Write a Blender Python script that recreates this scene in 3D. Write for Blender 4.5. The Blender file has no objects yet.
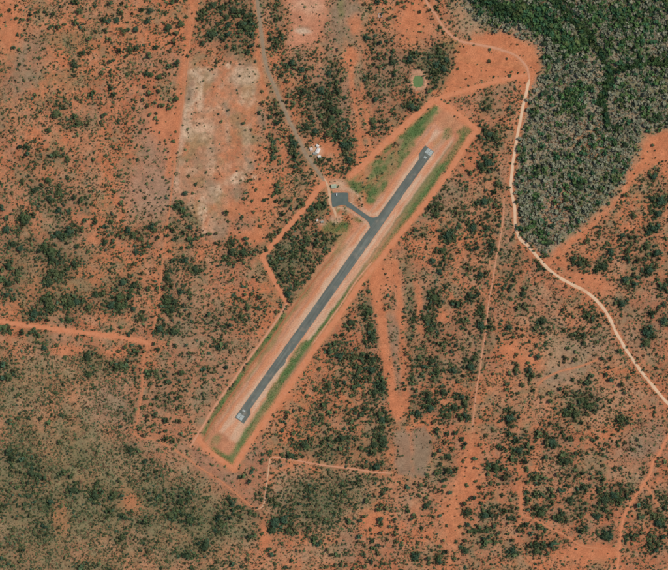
import bpy, math, random
import numpy as np

# ------------------------------------------------------------------ camera, sky, sun, exposure
S = 2.5                                   # metres per photo pixel
CX, CY = 334.0, 285.0
scene = bpy.context.scene
col = scene.collection
ALT = 4000.0
cam_d = bpy.data.cameras.new('camera'); cam = bpy.data.objects.new('camera', cam_d); col.objects.link(cam)
cam.location = (0, 0, ALT); cam.rotation_euler = (0, 0, 0)
cam_d.sensor_width = 36.0; cam_d.lens = 36.0 * ALT / (668 * S)
cam_d.clip_start = 10; cam_d.clip_end = 60000
scene.camera = cam

SUN_EL, SUN_AZ = 49.0, 68.0               # degrees; azimuth clockwise from the top of the picture
world = bpy.data.worlds.new('World'); scene.world = world; world.use_nodes = True
wn = world.node_tree.nodes; wl = world.node_tree.links; wn.clear()
sky = wn.new('ShaderNodeTexSky'); sky.sky_type = 'NISHITA'; sky.sun_disc = False
sky.sun_elevation = math.radians(SUN_EL); sky.sun_rotation = math.radians(SUN_AZ)
bg = wn.new('ShaderNodeBackground'); bg.inputs['Strength'].default_value = 0.105
wo = wn.new('ShaderNodeOutputWorld'); wl.new(sky.outputs[0], bg.inputs[0]); wl.new(bg.outputs[0], wo.inputs[0])
sd = bpy.data.lights.new('sun', 'SUN'); sd.energy = 3.6; sd.angle = math.radians(0.5); sd.color = (1.0, 0.95, 0.87)
sun = bpy.data.objects.new('sun', sd); col.objects.link(sun); sun.location = (0, 0, 1500)
sun.rotation_euler = (math.radians(90 - SUN_EL), 0, math.radians(180 - SUN_AZ))
vs = scene.view_settings
vs.view_transform = 'Standard'; vs.look = 'None'; vs.gamma = 1.0; vs.exposure = 0.2; vs.use_curve_mapping = False
scene.cycles.filter_width = 1.9
scene.cycles.max_bounces = 4

rng = np.random.default_rng(7)
random.seed(7)

# ------------------------------------------------------------------ helpers
K = 1.45
def T(r, g, b):
    c = np.array([r, g, b]) / 255.0
    c = np.where(c <= 0.04045, c / 12.92, ((c + 0.055) / 1.055) ** 2.4)
    return c / K
def W(px, py): return ((px - CX) * S, (CY - py) * S)

_lat = np.random.default_rng(11).random((256, 256))
def vnoise(x, y, cell, seed=0):
    u = x / cell + seed * 17.31; v = y / cell + seed * 9.77
    i = np.floor(u).astype(int); j = np.floor(v).astype(int)
    f = u - i; g = v - j
    f = f * f * (3 - 2 * f); g = g * g * (3 - 2 * g)
    a = _lat[i % 256, j % 256]; b = _lat[(i + 1) % 256, j % 256]
    c = _lat[i % 256, (j + 1) % 256]; d = _lat[(i + 1) % 256, (j + 1) % 256]
    return (a * (1 - f) + b * f) * (1 - g) + (c * (1 - f) + d * f) * g
def fbm(x, y, cell, seed=0, octv=4):
    t = 0; amp = 1; tot = 0
    for k in range(octv):
        t = t + amp * vnoise(x, y, cell / 2 ** k, seed + k * 3); tot += amp; amp *= 0.55
    return t / tot
def sstep(a, b, x):
    t = np.clip((x - a) / (b - a), 0, 1); return t * t * (3 - 2 * t)

def new_obj(name, me, parent=None, mat=None):
    o = bpy.data.objects.new(name, me); col.objects.link(o)
    if parent is not None: o.parent = parent
    if mat is not None and me is not None and len(me.materials) == 0: me.materials.append(mat)
    return o
def tag(o, label=None, cat=None, group=None, kind=None):
    if label: o['label'] = label
    if cat: o['category'] = cat
    if group: o['group'] = group
    if kind: o['kind'] = kind
    return o
def empty(name, x, y, z=0, rz=0, sc=1.0):
    o = bpy.data.objects.new(name, None); col.objects.link(o)
    o.location = (x, y, z); o.rotation_euler = (0, 0, rz); o.scale = (sc, sc, sc); o.empty_display_size = 0.5
    return o
def tri_mesh(name, V, F, color=None, cname='tint', smooth=False):
    me = bpy.data.meshes.new(name)
    V = np.asarray(V, np.float32); F = np.asarray(F, np.int32)
    me.vertices.add(len(V)); me.vertices.foreach_set('co', V.ravel())
    n = F.shape[1]
    me.loops.add(F.size); me.loops.foreach_set('vertex_index', F.ravel())
    me.polygons.add(len(F)); me.polygons.foreach_set('loop_start', np.arange(0, F.size, n, dtype=np.int32))
    if color is not None:
        a = me.color_attributes.new(cname, 'FLOAT_COLOR', 'POINT')
        c4 = np.ones((len(V), 4), np.float32); c4[:, :3] = color
        a.data.foreach_set('color', c4.ravel())
    me.update(calc_edges=True)
    if smooth: me.polygons.foreach_set('use_smooth', np.ones(len(F), bool))
    return me

# ------------------------------------------------------------------ procedural materials
def base_mat(name, rough=0.95):
    m = bpy.data.materials.new(name); m.use_nodes = True
    b = m.node_tree.nodes['Principled BSDF']; b.inputs['Roughness'].default_value = rough
    b.inputs['Specular IOR Level'].default_value = 0.15
    return m, m.node_tree.nodes, m.node_tree.links, b
def noise_node(n, l, scale, detail=4, coord='Object'):
    tc = n.new('ShaderNodeTexCoord'); t = n.new('ShaderNodeTexNoise')
    t.inputs['Scale'].default_value = scale; t.inputs['Detail'].default_value = detail
    l.new(tc.outputs[coord], t.inputs['Vector']); return t
def mixed(name, c1, c2, scale, rough=0.95, c3=None, scale3=1.0, bump=0.0, spread=0.18):
    m, n, l, b = base_mat(name, rough)
    t = noise_node(n, l, scale)
    r = n.new('ShaderNodeValToRGB')
    r.color_ramp.elements[0].position = 0.5 - spread; r.color_ramp.elements[1].position = 0.5 + spread
    r.color_ramp.elements[0].color = (*c1, 1); r.color_ramp.elements[1].color = (*c2, 1)
    l.new(t.outputs['Fac'], r.inputs['Fac']); out = r.outputs['Color']
    if c3 is not None:
        t3 = noise_node(n, l, scale3, 6)
        r3 = n.new('ShaderNodeValToRGB'); r3.color_ramp.elements[0].position = 0.55; r3.color_ramp.elements[1].position = 0.72
        l.new(t3.outputs['Fac'], r3.inputs['Fac'])
        mx = n.new('ShaderNodeMix'); mx.data_type = 'RGBA'
        l.new(r3.outputs['Color'], mx.inputs['Factor']); l.new(out, mx.inputs['A']); mx.inputs['B'].default_value = (*c3, 1)
        out = mx.outputs['Result']
    l.new(out, b.inputs['Base Color'])
    if bump:
        bp = n.new('ShaderNodeBump'); bp.inputs['Strength'].default_value = bump; bp.inputs['Distance'].default_value = 0.4
        l.new(t.outputs['Fac'], bp.inputs['Height']); l.new(bp.outputs['Normal'], b.inputs['Normal'])
    return m
def tint_mat(name, cname='tint', nscale=0.5, lo=0.8, hi=1.2, trans=0.0, bump=0.0):
    m, n, l, b = base_mat(name)
    a = n.new('ShaderNodeVertexColor'); a.layer_name = cname
    t = noise_node(n, l, nscale, 5)
    mr = n.new('ShaderNodeMapRange'); mr.inputs['From Min'].default_value = 0.3; mr.inputs['From Max'].default_value = 0.7
    mr.inputs['To Min'].default_value = lo; mr.inputs['To Max'].default_value = hi
    l.new(t.outputs['Fac'], mr.inputs['Value'])
    mx = n.new('ShaderNodeMix'); mx.data_type = 'RGBA'; mx.blend_type = 'MULTIPLY'; mx.inputs['Factor'].default_value = 1
    l.new(a.outputs['Color'], mx.inputs['A']); l.new(mr.outputs['Result'], mx.inputs['B'])
    l.new(mx.outputs['Result'], b.inputs['Base Color'])
    if trans:
        tr = n.new('ShaderNodeBsdfTranslucent'); l.new(mx.outputs['Result'], tr.inputs['Color'])
        ms = n.new('ShaderNodeMixShader'); ms.inputs[0].default_value = trans
        l.new(b.outputs[0], ms.inputs[1]); l.new(tr.outputs[0], ms.inputs[2])
        l.new(ms.outputs[0], n['Material Output'].inputs['Surface'])
    if bump:
        bp = n.new('ShaderNodeBump'); bp.inputs['Strength'].default_value = bump; bp.inputs['Distance'].default_value = 0.5
        l.new(t.outputs['Fac'], bp.inputs['Height']); l.new(bp.outputs['Normal'], b.inputs['Normal'])
    return m

# ------------------------------------------------------------------ the plan of the place, in photo pixels
RW_A = np.array([238.2, 419.8]); RW_B = np.array([431.3, 148.8])
RW_L = float(np.linalg.norm(RW_B - RW_A)); RW_U = (RW_B - RW_A) / RW_L; RW_N = np.array([-RW_U[1], RW_U[0]])
if RW_N[0] < 0: RW_N = -RW_N
RIVER = [(538, -70), (548, -10), (562, 10), (578, 22), (590, 38), (600, 50), (606, 65), (608, 78), (603, 90), (600, 100), (605, 115), (612, 125), (619, 129)]
RIVER2 = [(608, 76), (622, 68), (632, 64), (650, 60), (668, 62), (740, 70)]

ROADS = {   # name: (points, width px, colour pair, label)
 'access': ([(253, -70), (257, -5), (259, 15), (261.5, 35), (264, 55), (268, 72), (274, 86), (281, 102), (289, 120), (297, 136), (304, 151), (313, 165), (321, 176), (326, 183)], 3.3, 'grey',
            'old grey tarred access road coming down from the top edge past the white sheds'),
 'west': ([(-70, 312), (-5, 321), (30, 326), (70, 331), (110, 336), (140, 341), (151, 345)], 3.6, 'orange',
          'straight orange dirt road running in from the left edge'),
 'fence_track': ([(203, -70), (199, 0), (193, 20), (190, 40), (188, 60), (185, 85), (182, 110), (178, 140), (173, 180), (168, 220), (163, 258), (160, 290), (156, 318), (151, 337), (146, 350), (143, 365), (142.5, 388), (140, 405), (137, 422), (134, 430), (135, 435), (140, 437), (155, 440), (164, 444), (175, 450), (187, 458), (200, 468), (218, 479), (234, 492), (252, 507), (257, 510)], .95, 'faint',
                 'long thin orange track winding from the top edge past the clearing to the lower scrub'),
 'perimeter_nw': ([(326, 181), (318, 190), (301, 212), (285, 230), (268, 250), (262, 257)], 4.6, 'orange',
                  'orange perimeter road running down left from the apron gate to a sharp bend'),
 'perimeter_w': ([(262, 257), (266, 265), (275, 282), (284, 298), (287, 303)], 4.0, 'orange', 'short orange road from the sharp bend towards the runway'),
 'perimeter_sw': ([(287, 303), (282, 312), (264, 338), (250, 357), (240, 371), (227, 389), (215, 406), (206, 421), (198, 434), (190, 447)], 2.0, 'tanor',
                  'narrow sandy track along the upper left side of the lower runway'),
 'perimeter_n': ([(350, 176), (360, 167.5), (375, 153), (400, 130), (420, 112), (434, 100.5)], 5.2, 'orange',
                 'broad orange perimeter road climbing up right from the apron'),
 'perimeter_ne': ([(434, 100.5), (445, 96), (458, 92.5), (470, 89), (485, 84.5), (500, 80.5), (512, 77.5), (527, 76)], 3.8, 'orange',
                  'orange road linking the perimeter corner to the pale road'),
 'perimeter_e': ([(435, 100), (445, 105.5), (460, 116), (471, 125), (478, 131)], 4.6, 'orange', 'orange perimeter road across the upper end of the runway'),
 'perimeter_se': ([(478, 130), (471, 137), (461, 152), (451, 169), (440, 184), (425, 204), (410, 222), (395, 240), (381, 258), (371, 270), (357, 288), (340, 314), (320, 341), (300, 370), (281, 398), (263, 424), (250, 442), (240, 458), (234, 469)], 4.6, 'orange',
                  'long orange perimeter road along the lower right side of the runway'),
 'perimeter_s': ([(197, 437), (205, 447.5), (218, 458), (234, 469.5)], 4.2, 'orange', 'short orange perimeter road across the lower end of the runway'),
 'north_track': ([(400, -70), (424, -5), (429, 6), (436, 15), (443, 27), (452, 36), (463, 42), (475, 44), (490, 47), (502, 50), (513, 54), (521, 60), (527, 68), (529.5, 80)], 2.2, 'tanor',
                 'curving sandy track from the top edge into the bare orange bend'),
 'pale': ([(529.5, 79), (526.5, 92), (523, 106), (519.5, 124), (516.5, 140), (514, 155), (512, 170), (511, 185), (512.3, 196), (514.5, 208), (515, 222), (516.5, 231), (520.5, 239), (528, 246), (536, 255), (543, 263), (551, 271), (562, 279), (575, 286), (586, 291.5), (596, 300), (604, 309), (610, 319), (615, 330), (621, 341), (629, 354), (638, 367), (648, 380), (660, 394.5), (676, 412), (730, 470)], 2.9, 'pale',
          'pale cream dirt road curving down the right side of the picture'),
 'east_line': ([(504, 195), (503, 220), (499, 245), (496, 260), (492, 285), (489, 300), (485, 335), (482, 352), (480, 370), (477, 385), (474, 410), (472, 432)], 1.0, 'tanor',
               'thin straight track running downward between runway and pale road'),
 'se_curve': ([(537, 386), (543, 380), (549, 376), (561, 371), (575, 367.7), (590, 363), (600, 358.5)], 1.1, 'faint', 'short curved pinkish track in the grey brown clearing at lower right'),
 'se_track': ([(740, 330), (672, 431), (660, 452), (653, 463), (650, 474), (641, 488), (631, 503), (624, 516), (621, 532), (619, 552), (616, 575), (606, 640)], 2.1, 'orange',
              'orange track from the right edge down to the bottom edge'),
 'se_branch': ([(645, 484), (652, 495), (659, 506)], 1.6, 'faint', 'short orange spur off the track at lower right'),
 's_branch': ([(521, 484), (520.5, 500), (522, 515), (535, 520), (550, 528), (566, 536), (582, 546), (602, 549)], 1.6, 'faint', 'orange track bending through the bushes near the bottom right'),
 's_track': ([(270, 457), (285, 458.5), (300, 461), (315, 464), (337, 467), (357, 469.6), (373, 472), (392, 473.5)], 1.4, 'tanor', 'sandy track running right from the lower end of the runway'),
 's_track2': ([(300, 462.3), (288, 466), (277, 471), (270, 478), (267, 486)], 1.0, 'faint', 'faint sandy track curving into the scrub below the runway'),
 's_fence': ([(270, 457), (268.5, 470), (266.5, 485), (264.7, 500), (262, 507), (256, 510)], 1.2, 'pale2', 'thin pale track joining the two lower tracks'),
 'rut_w': ([(334, 255), (318, 275), (300, 298), (285, 319), (270, 341), (255, 361), (240, 383), (224, 406), (212, 424), (203, 441)], 1.1, 'brown', 'dark worn rut along the upper left shoulder of the runway'),
 'apron_path': ([(324, 178), (328, 186), (329.5, 195), (330, 203), (334, 210), (336, 217)], 2.4, 'pale2', 'pale path round the left side of the apron'),
 'rut_e': ([(372, 262), (357, 280), (342, 303), (327, 324), (312, 345)], 1.2, 'tanor', 'faint worn rut inside the lower right grass strip'),
}

# --- rasters over the frame and a margin (mirrored past the frame edge)
MG = 45
gx = np.arange(-MG, 668 + MG + 1); gy = np.arange(-MG, 570 + MG + 1)
GX, GY = np.meshgrid(gx.astype(float), gy.astype(float))
RX = np.where(GX < 0, -GX, np.where(GX > 668, 1336 - GX, GX)); RY = np.where(GY < 0, -GY, np.where(GY > 570, 1140 - GY, GY))
WXn = RX + (fbm(GX, GY, 14, 1) - 0.5) * 9 + (fbm(GX, GY, 4, 2, 2) - 0.5) * 3
WYn = RY + (fbm(GX, GY, 14, 4) - 0.5) * 9 + (fbm(GX, GY, 4, 5, 2) - 0.5) * 3
SXn = RX + (fbm(GX, GY, 6, 6, 3) - 0.5) * 2.4
SYn = RY + (fbm(GX, GY, 6, 7, 3) - 0.5) * 2.4

def _box(x, y, x0, x1, y0, y1): return (x >= x0) & (x <= x1) & (y >= y0) & (y <= y1)
def poly(pts, soft=4, sharp=False):
    x, y = (SXn, SYn) if sharp else (WXn, WYn)
    P = np.array(pts, float); out = np.zeros_like(x)
    sel = _box(x, y, P[:, 0].min() - soft, P[:, 0].max() + soft, P[:, 1].min() - soft, P[:, 1].max() + soft)
    px, py = x[sel], y[sel]
    ins = np.zeros(px.shape, bool); dmin = np.full(px.shape, 1e9)
    for i in range(len(P)):
        (ax, ay), (bx, by) = P[i], P[(i + 1) % len(P)]
        c = ((ay > py) != (by > py)); xi = (bx - ax) * (py - ay) / ((by - ay) if by != ay else 1e-9) + ax
        ins ^= c & (px < xi)
        dx, dy = bx - ax, by - ay; t = np.clip(((px - ax) * dx + (py - ay) * dy) / max(dx * dx + dy * dy, 1e-9), 0, 1)
        dmin = np.minimum(dmin, np.hypot(px - ax - t * dx, py - ay - t * dy))
    d = np.where(ins, dmin, -dmin)
    out[sel] = sstep(-soft, soft, d); return out
def ell(cx, cy, rx, ry, ang=0, soft=0.35, sharp=False):
    x, y = (SXn, SYn) if sharp else (WXn, WYn)
    R = max(rx, ry) * (1 + soft); out = np.zeros_like(x)
    sel = _box(x, y, cx - R, cx + R, cy - R, cy + R)
    a = math.radians(ang); dx = x[sel] - cx; dy = y[sel] - cy
    u = (dx * math.cos(a) + dy * math.sin(a)) / rx; v = (-dx * math.sin(a) + dy * math.cos(a)) / ry
    out[sel] = 1 - sstep(1 - soft, 1 + soft, np.hypot(u, v)); return out
def stroke(pts, w, soft=1.0, sharp=True):
    x, y = (SXn, SYn) if sharp else (WXn, WYn)
    P = np.array(pts, float); R = w / 2 + soft; out = np.zeros_like(x)
    for i in range(len(P) - 1):
        (ax, ay), (bx, by) = P[i], P[i + 1]
        sel = _box(x, y, min(ax, bx) - R, max(ax, bx) + R, min(ay, by) - R, max(ay, by) + R)
        px, py = x[sel], y[sel]; dx, dy = bx - ax, by - ay
        t = np.clip(((px - ax) * dx + (py - ay) * dy) / max(dx * dx + dy * dy, 1e-9), 0, 1)
        d = np.hypot(px - ax - t * dx, py - ay - t * dy)
        out[sel] = np.maximum(out[sel], 1 - sstep(w / 2 - soft, w / 2 + soft, d))
    return out

# --- ground colour
C = {k: T(*v) for k, v in dict(O=(203, 125, 84), O2=(183, 113, 79), O3=(204, 140, 99), road=(213, 135, 93), tan=(168, 140, 108), brown=(148, 127, 102), rbrown=(166, 120, 93),
     pale=(214, 180, 147), herb=(112, 116, 80), grass=(90, 117, 66), olive=(126, 126, 80), shoulder=(212, 152, 116), edge=(218, 184, 152), wood=(152, 144, 118), wgreen=(76, 94, 68), dgreen=(58, 82, 60)).items()}
n1 = fbm(GX, GY, 60, 20, 5); n2 = fbm(GX, GY, 12, 24, 4); n3 = fbm(GX, GY, 26, 28, 4)
COL = np.zeros(GX.shape + (3,)) + C['O']
def over(c, m):
    global COL
    c = C[c] if isinstance(c, str) else c
    m = np.clip(m, 0, 1)[..., None]; COL = COL * (1 - m) + c * m
over('O2', sstep(0.45, 0.62, n1) * 0.75)
over('O3', sstep(0.52, 0.66, n2) * 0.5)
over('tan', sstep(0.46, 0.68, n3) * 0.3)
n4 = fbm(GX, GY, 7, 31, 3); n5 = fbm(GX, GY, 2.6, 35, 2); n6 = fbm(GX, GY, 18, 38, 4)
over('herb', sstep(0.46, 0.66, n6) * sstep(.35, .6, n4) * 0.5)
over('brown', sstep(.52, .68, n4) * .32)
NB = 0.55 + 0.9 * (n3 - 0.3)
# dry grassy / herb areas
SOFTZ = [('brown', ell(28, 66, 17, 30, 20, .5), .6), ('herb', ell(70, 40, 28, 9, 5, .5), .55), ('brown', ell(12, 88, 16, 12, 0, .5), .4), ('herb', ell(75, 80, 30, 9, 0, .5), .4),
 ('brown', ell(150, 190, 25, 27, 0, .4), .75), ('tan', ell(150, 215, 22, 14, 0, .5), .5), ('rbrown', ell(160, 130, 26, 26, 0, .5), .35), ('brown', ell(145, 155, 10, 12, 0, .5), .5),
 ('brown', ell(345, 10, 16, 40, 0, .4), .75), ('brown', ell(332, 35, 9, 25, 0, .5), .6), ('tan', ell(357, 60, 7, 20, 0, .5), .6), ('olive', ell(341, 8, 4, 12, 0, .5), .7),
 ('tan', ell(465, 18, 18, 22, 0, .45), .75), ('brown', ell(432, 38, 14, 18, 0, .5), .35), ('olive', ell(452, 45, 12, 6, 30, .5), .6),
 ('brown', poly([(396, 428), (412, 432), (412, 477), (396, 476)], 3), .8), ('brown', poly([(414, 428), (424, 428), (432, 450), (424, 476), (414, 475)], 3), .85),
 ('tan', ell(565, 362, 34, 26, 0, .5), .65), ('brown', ell(565, 375, 26, 10, -15, .5), .55), ('brown', ell(556, 325, 12, 8, 0, .5), .5), ('brown', ell(645, 440, 24, 18, -20, .45), .75), ('tan', ell(610, 400, 40, 20, 0, .5), .5),
 ('tan', ell(630, 476, 18, 12, 0, .5), .5), ('rbrown', ell(430, 200, 30, 18, -30, .6), .7), ('tan', ell(455, 200, 40, 20, 0, .6), .5), ('brown', ell(508, 225, 5, 40, 0, .5), .45), ('brown', ell(505, 165, 7, 25, 0, .5), .45), ('olive', ell(495, 135, 10, 14, 20, .5), .3),
 ('tan', poly([(-40, 350), (135, 348), (142, 435), (192, 460), (256, 516), (262, 600), (-40, 600)], 26), .42), ('herb', ell(35, 380, 40, 20, 0, .6), .4), ('herb', ell(60, 490, 70, 60, 0, .5), .65), ('herb', ell(170, 510, 50, 35, 20, .5), .65), ('herb', ell(95, 365, 18, 16, 0, .5), .6), ('brown', ell(115, 400, 24, 24, 0, .5), .5),
 ('herb', ell(225, 520, 40, 20, 0, .5), .45), ('tan', poly([(268, 470), (385, 478), (350, 520), (310, 545), (290, 515), (266, 512)], 8), .5), ('herb', ell(325, 500, 40, 25, -10, .5), .65), ('herb', ell(345, 450, 40, 14, 0, .5), .45), ('tan', ell(315, 555, 20, 12, 0, .5), .5),
 ('brown', ell(45, 215, 50, 40, 20, .6), .25), ('herb', ell(50, 275, 55, 40, 0, .6), .35), ('herb', ell(235, 55, 10, 8, 0, .5), .5), ('brown', ell(228, 62, 7, 9, 0, .5), .5), ('tan', ell(185, 305, 20, 45, 0, .6), .4),
 ('brown', ell(215, 345, 40, 40, 0, .6), .35), ('brown', ell(180, 400, 40, 40, 0, .6), .35), ('herb', ell(280, 262, 22, 24, 0, .4), .5), ('brown', ell(330, 95, 22, 30, 0, .5), .5), ('brown', ell(310, 60, 25, 15, 0, .5), .35),
 ('brown', ell(385, 60, 20, 40, 0, .6), .4), ('herb', ell(437, 65, 16, 18, 30, .4), .6), ('herb', ell(410, 300, 6, 50, -3, .4), .4), ('brown', ell(392, 335, 7, 24, -4, .4), .8), ('brown', ell(397, 375, 4, 28, -3, .4), .6),
 ('brown', ell(440, 320, 40, 50, 0, .6), .25), ('tan', ell(535, 310, 30, 25, 0, .6), .45), ('brown', ell(640, 320, 26, 40, 0, .6), .3), ('brown', ell(350, 540, 12, 20, 0, .5), .4), ('brown', ell(430, 500, 30, 25, 0, .5), .25), ('brown', ell(590, 345, 22, 14, 0, .5), .4),
 ('rbrown', poly([(190, 448), (206, 452), (236, 472), (262, 440), (270, 458), (262, 500), (250, 505), (200, 470)], 5), .75), ('brown', ell(228, 478, 9, 6, 30, .5), .5), ('brown', ell(250, 452, 6, 10, 30, .5), .4), ('brown', ell(278, 463, 7, 4, 0, .4), .6),
 ('rbrown', poly([(440, 100), (520, 84), (516, 110), (480, 140), (470, 120)], 5), .5), ('olive', ell(486, 106, 6, 9, 30, .5), .6), ('olive', ell(478, 62, 22, 2.2, 7, .4), .75), ('olive', ell(513, 66, 12, 3, 10, .4), .7), ('olive', ell(450, 122, 12, 7, 0, .5), .5)]
for c, m, s in SOFTZ: over(c, m * s * NB * 1.25)
# cleared ground right of the thin track
CLEAR = poly([(187, 60), (200, 63), (214, 69), (232, 57), (262, 60), (268, 90), (262, 118), (258, 150), (252, 168), (240, 182), (236, 212), (228, 243), (206, 237), (195, 215), (180, 203), (173, 192), (177, 150), (182, 105)], 4)
over(T(196, 140, 104), CLEAR * 0.8)
over('brown', CLEAR * sstep(.5, .65, n2) * .4)
over('olive', CLEAR * sstep(.5, .62, n6) * .35); over('pale', CLEAR * sstep(.54, .66, fbm(GX, GY, 9, 44, 3)) * .3); over('O', CLEAR * sstep(.54, .68, fbm(GX, GY, 15, 47, 3)) * .6)
over('rbrown', ell(192.5, 89, 4.5, 9, 0, .3, True) * .8)
over('pale', stroke([(194, 74), (199, 77), (202, 84), (201.5, 93), (197, 99), (191, 103), (186, 109), (184, 122), (183.5, 130)], 2.6, 1.2) * .9)
over('pale', stroke([(184, 118), (183, 132), (181, 142), (180, 152)], 5, 2.5) * .7); over('pale', stroke([(185, 130), (200, 130), (212, 127)], 6, 4) * .4)
over('rbrown', stroke([(207, 122), (222, 116), (236, 112)], 2, 1.5) * .6); over('O2', stroke([(240, 140), (234, 160), (232, 200), (230, 240)], 5, 3) * .6)
PALES = [(188, 115, 5, 26, 8, .7), (196, 80, 6, 12, 20, .5), (200, 100, 4, 12, 0, .6), (205, 75, 12, 8, 0, .5), (243, 76, 15, 10, -10, .6), (248, 98, 10, 9, 0, .4), (216, 190, 6, 6, 0, .8), (238, 178, 8, 6, -30, .8), (203, 208, 5, 15, 0, .7), (204, 232, 5, 5, 0, .5), (303, 31, 8, 3.5, 5, 1), (297, 5, 8, 6, 0, .5), (228, 66, 3, 3, 0, .7), (185, 132, 6, 6, 0, .7), (205, 130, 10, 12, 0, .4), (177, 178, 3, 10, 0, .6), (148, 193, 3, 2, 0, .6), (255, 178, 3, 3, 0, .8), (193, 72, 7, 3, 0, .6)]
for p in PALES: over('pale', ell(*p[:5], .35, True) * p[5] * .8 * (.6 + .8 * sstep(.4, .6, n5)))
for p in [(226, 110, 2, 8, 0, .8), (190, 95, 4, 10, 0, .7), (212, 152, 12, 5, 0, .4), (210, 185, 6, 8, 0, .4), (250, 165, 4, 3, 0, .7), (245, 220, 10, 18, 0, .6), (220, 225, 8, 16, 0, .5), (238, 192, 8, 8, 0, .5), (262, 118, 4, 12, 0, .7), (258, 205, 12, 8, 0, .4), (248, 160, 1.4, 8, -35, .8)]:
    over('brown', ell(*p[:5], .5) * p[5])
over('herb', stroke([(187, 213), (192, 218), (196, 224)], 5, 3, False) * .6)
over(T(190, 141, 113), np.maximum(ell(150, 188, 27, 30, 0, .4), ell(163, 140, 20, 26, 0, .5)) * .45)
# top clearing and bare orange ground
over(T(205, 140, 106), poly([(290, -20), (325, -20), (327, 20), (318, 45), (285, 52), (290, 30)], 5) * .8)
over('edge', ell(303, 31, 8, 2.6, 5, .5, True) * 1.0); over('brown', ell(303, 27.3, 8, 1.0, 3, .5, True) * .6); over('pale', ell(310, 6, 14, 8, 0, .5) * .35)
BARE = [poly([(452, 50), (475, 35), (500, 32), (525, 38), (540, 52), (545, 66), (538, 82), (530, 92), (520, 88), (519, 72), (470, 85), (440, 98), (450, 70)], 4),
        poly([(640, 136), (668, 128), (720, 128), (720, 170), (660, 165), (634, 178), (630, 165)], 4),
        stroke([(645, 158), (634, 172), (618, 196), (602, 212), (583, 230), (568, 243), (556, 252), (548, 262)], 9, 2.5), ell(566, 262, 16, 7, 20, .5), ell(590, 280, 26, 9, 20, .6),
        stroke([(197, -60), (193, 10), (187, 40), (181, 80), (177, 120), (173, 150), (168, 175)], 6.5, 3), stroke([(254, -60), (256, 20), (258, 50), (262, 80), (268, 100)], 4.5, 2), ell(8, 25, 12, 30, 0, .6), ell(468, 470, 14, 40, 10, .6), ell(452, 520, 12, 30, 0, .6), ell(595, 553, 34, 10, 0, .4), ell(165, 125, 14, 20, 0, .6),
        stroke([(374, 270), (377, 300), (382, 330), (387, 360), (393, 398), (400, 412)], 10.5, 2), stroke([(395, 262), (400, 300), (402, 340), (404, 375), (406, 410)], 5.5, 2), ell(396, 405, 8, 14, 0, .5), ell(385, 275, 13, 16, 0, .5), ell(423, 330, 5, 6, 0, .4), ell(418, 300, 4, 22, 0, .5),
        stroke([(350, 48), (352, 85), (357, 112), (361, 150)], 4, 2), stroke([(362, 84), (366, 112), (370, 148)], 3.5, 2), ell(351, 56, 6, 10, 0, .5), ell(355, 25, 6, 10, 0, .6), ell(415, 20, 16, 22, 0, .6), ell(528, 362, 14, 14, 0, .6), ell(20, 330, 10, 3, 0, .5), ell(66, 350, 20, 6, 0, .5), ell(115, 352, 14, 5, 0, .6), ell(255, 235, 25, 8, -5, .6), ell(245, 210, 20, 10, 0, .7), ell(263, 195, 14, 20, 0, .6),
        ell(472, 165, 8, 10, 0, .6), ell(285, 395, 10, 14, 30, .6), ell(440, 318, 8, 6, 0, .6), ell(520, 500, 3, 22, 0, .5), ell(510, 345, 10, 10, 0, .6), ell(508, 420, 14, 8, 0, .6), ell(100, 240, 14, 6, 0, .6), ell(265, 540, 6, 20, 0, .6), ell(130, 500, 10, 14, -40, .6), ell(60, 520, 8, 20, 0, .6), ell(375, 520, 14, 10, 0, .6), ell(335, 145, 10, 6, 0, .5), ell(322, 150, 9, 5, 0, .5)]
for m in BARE: over(C['O'] * 1.03, m * .8)
# woodland along the water course
WOOD = poly([(455, -30), (720, -30), (720, 126), (668, 126), (645, 131), (632, 166), (612, 198), (560, 246), (541, 259), (529, 244), (518, 230), (514, 185), (520, 130), (532, 92), (545, 68), (538, 45), (515, 32), (490, 27), (476, 22), (462, 4)], 7)
over('wood', WOOD * .85)
over('tan', WOOD * sstep(.5, .62, n2) * .5)
over('herb', WOOD * sstep(.48, .6, n3) * .6)
over('O', WOOD * np.maximum(ell(590, 145, 18, 14, 0, .6), ell(560, 205, 14, 20, 30, .6)) * .5)
DARK = np.clip(stroke([(466, -12), (485, 0), (500, 8), (518, 14), (535, 22), (552, 32), (570, 42), (584, 46)], 15, 5, False) + stroke(RIVER, 6, 2.5, False) + stroke(RIVER2, 5, 2.5, False) + stroke([(560, 36), (575, 44)], 14, 5, False)
       + ell(572, 99, 12, 14, 0, .4) * .9 + ell(536, 12, 30, 14, 15, .5) * .8 + ell(618, 12, 22, 14, 0, .6) * .6 + ell(655, 20, 22, 18, 0, .6) * .5 + ell(590, 15, 14, 14, 0, .6) * .6 + ell(632, 40, 30, 22, 0, .6) * .4 + ell(625, 97, 12, 5, -15, .5) * .8 + ell(655, 80, 12, 8, 0, .5) * .6 + ell(655, 118, 12, 5, 0, .6) * .6 + ell(524, 155, 5, 8, 0, .5) * .7 + ell(536, 110, 8, 6, 0, .6) * .5 + ell(622, 160, 8, 9, 0, .6) * .5 + ell(578, 186, 9, 10, 0, .5) * .6 + ell(535, 172, 8, 6, 0, .5) * .6 + ell(545, 60, 6, 5, 0, .5) * .6 + ell(567, 55, 6, 5, 0, .5) * .6, 0, 1)
n4 = fbm(GX, GY, 7, 31, 3)
GUL = stroke([(604, 108), (594, 138), (580, 164), (572, 186), (560, 206), (550, 223)], 4, 2.5, False)
over('O', GUL * WOOD * sstep(.42, .58, n2) * .6); DARK = np.clip(DARK + GUL * .35 * sstep(.4, .6, n4), 0, 1)
over('wgreen', DARK * .85)
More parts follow.
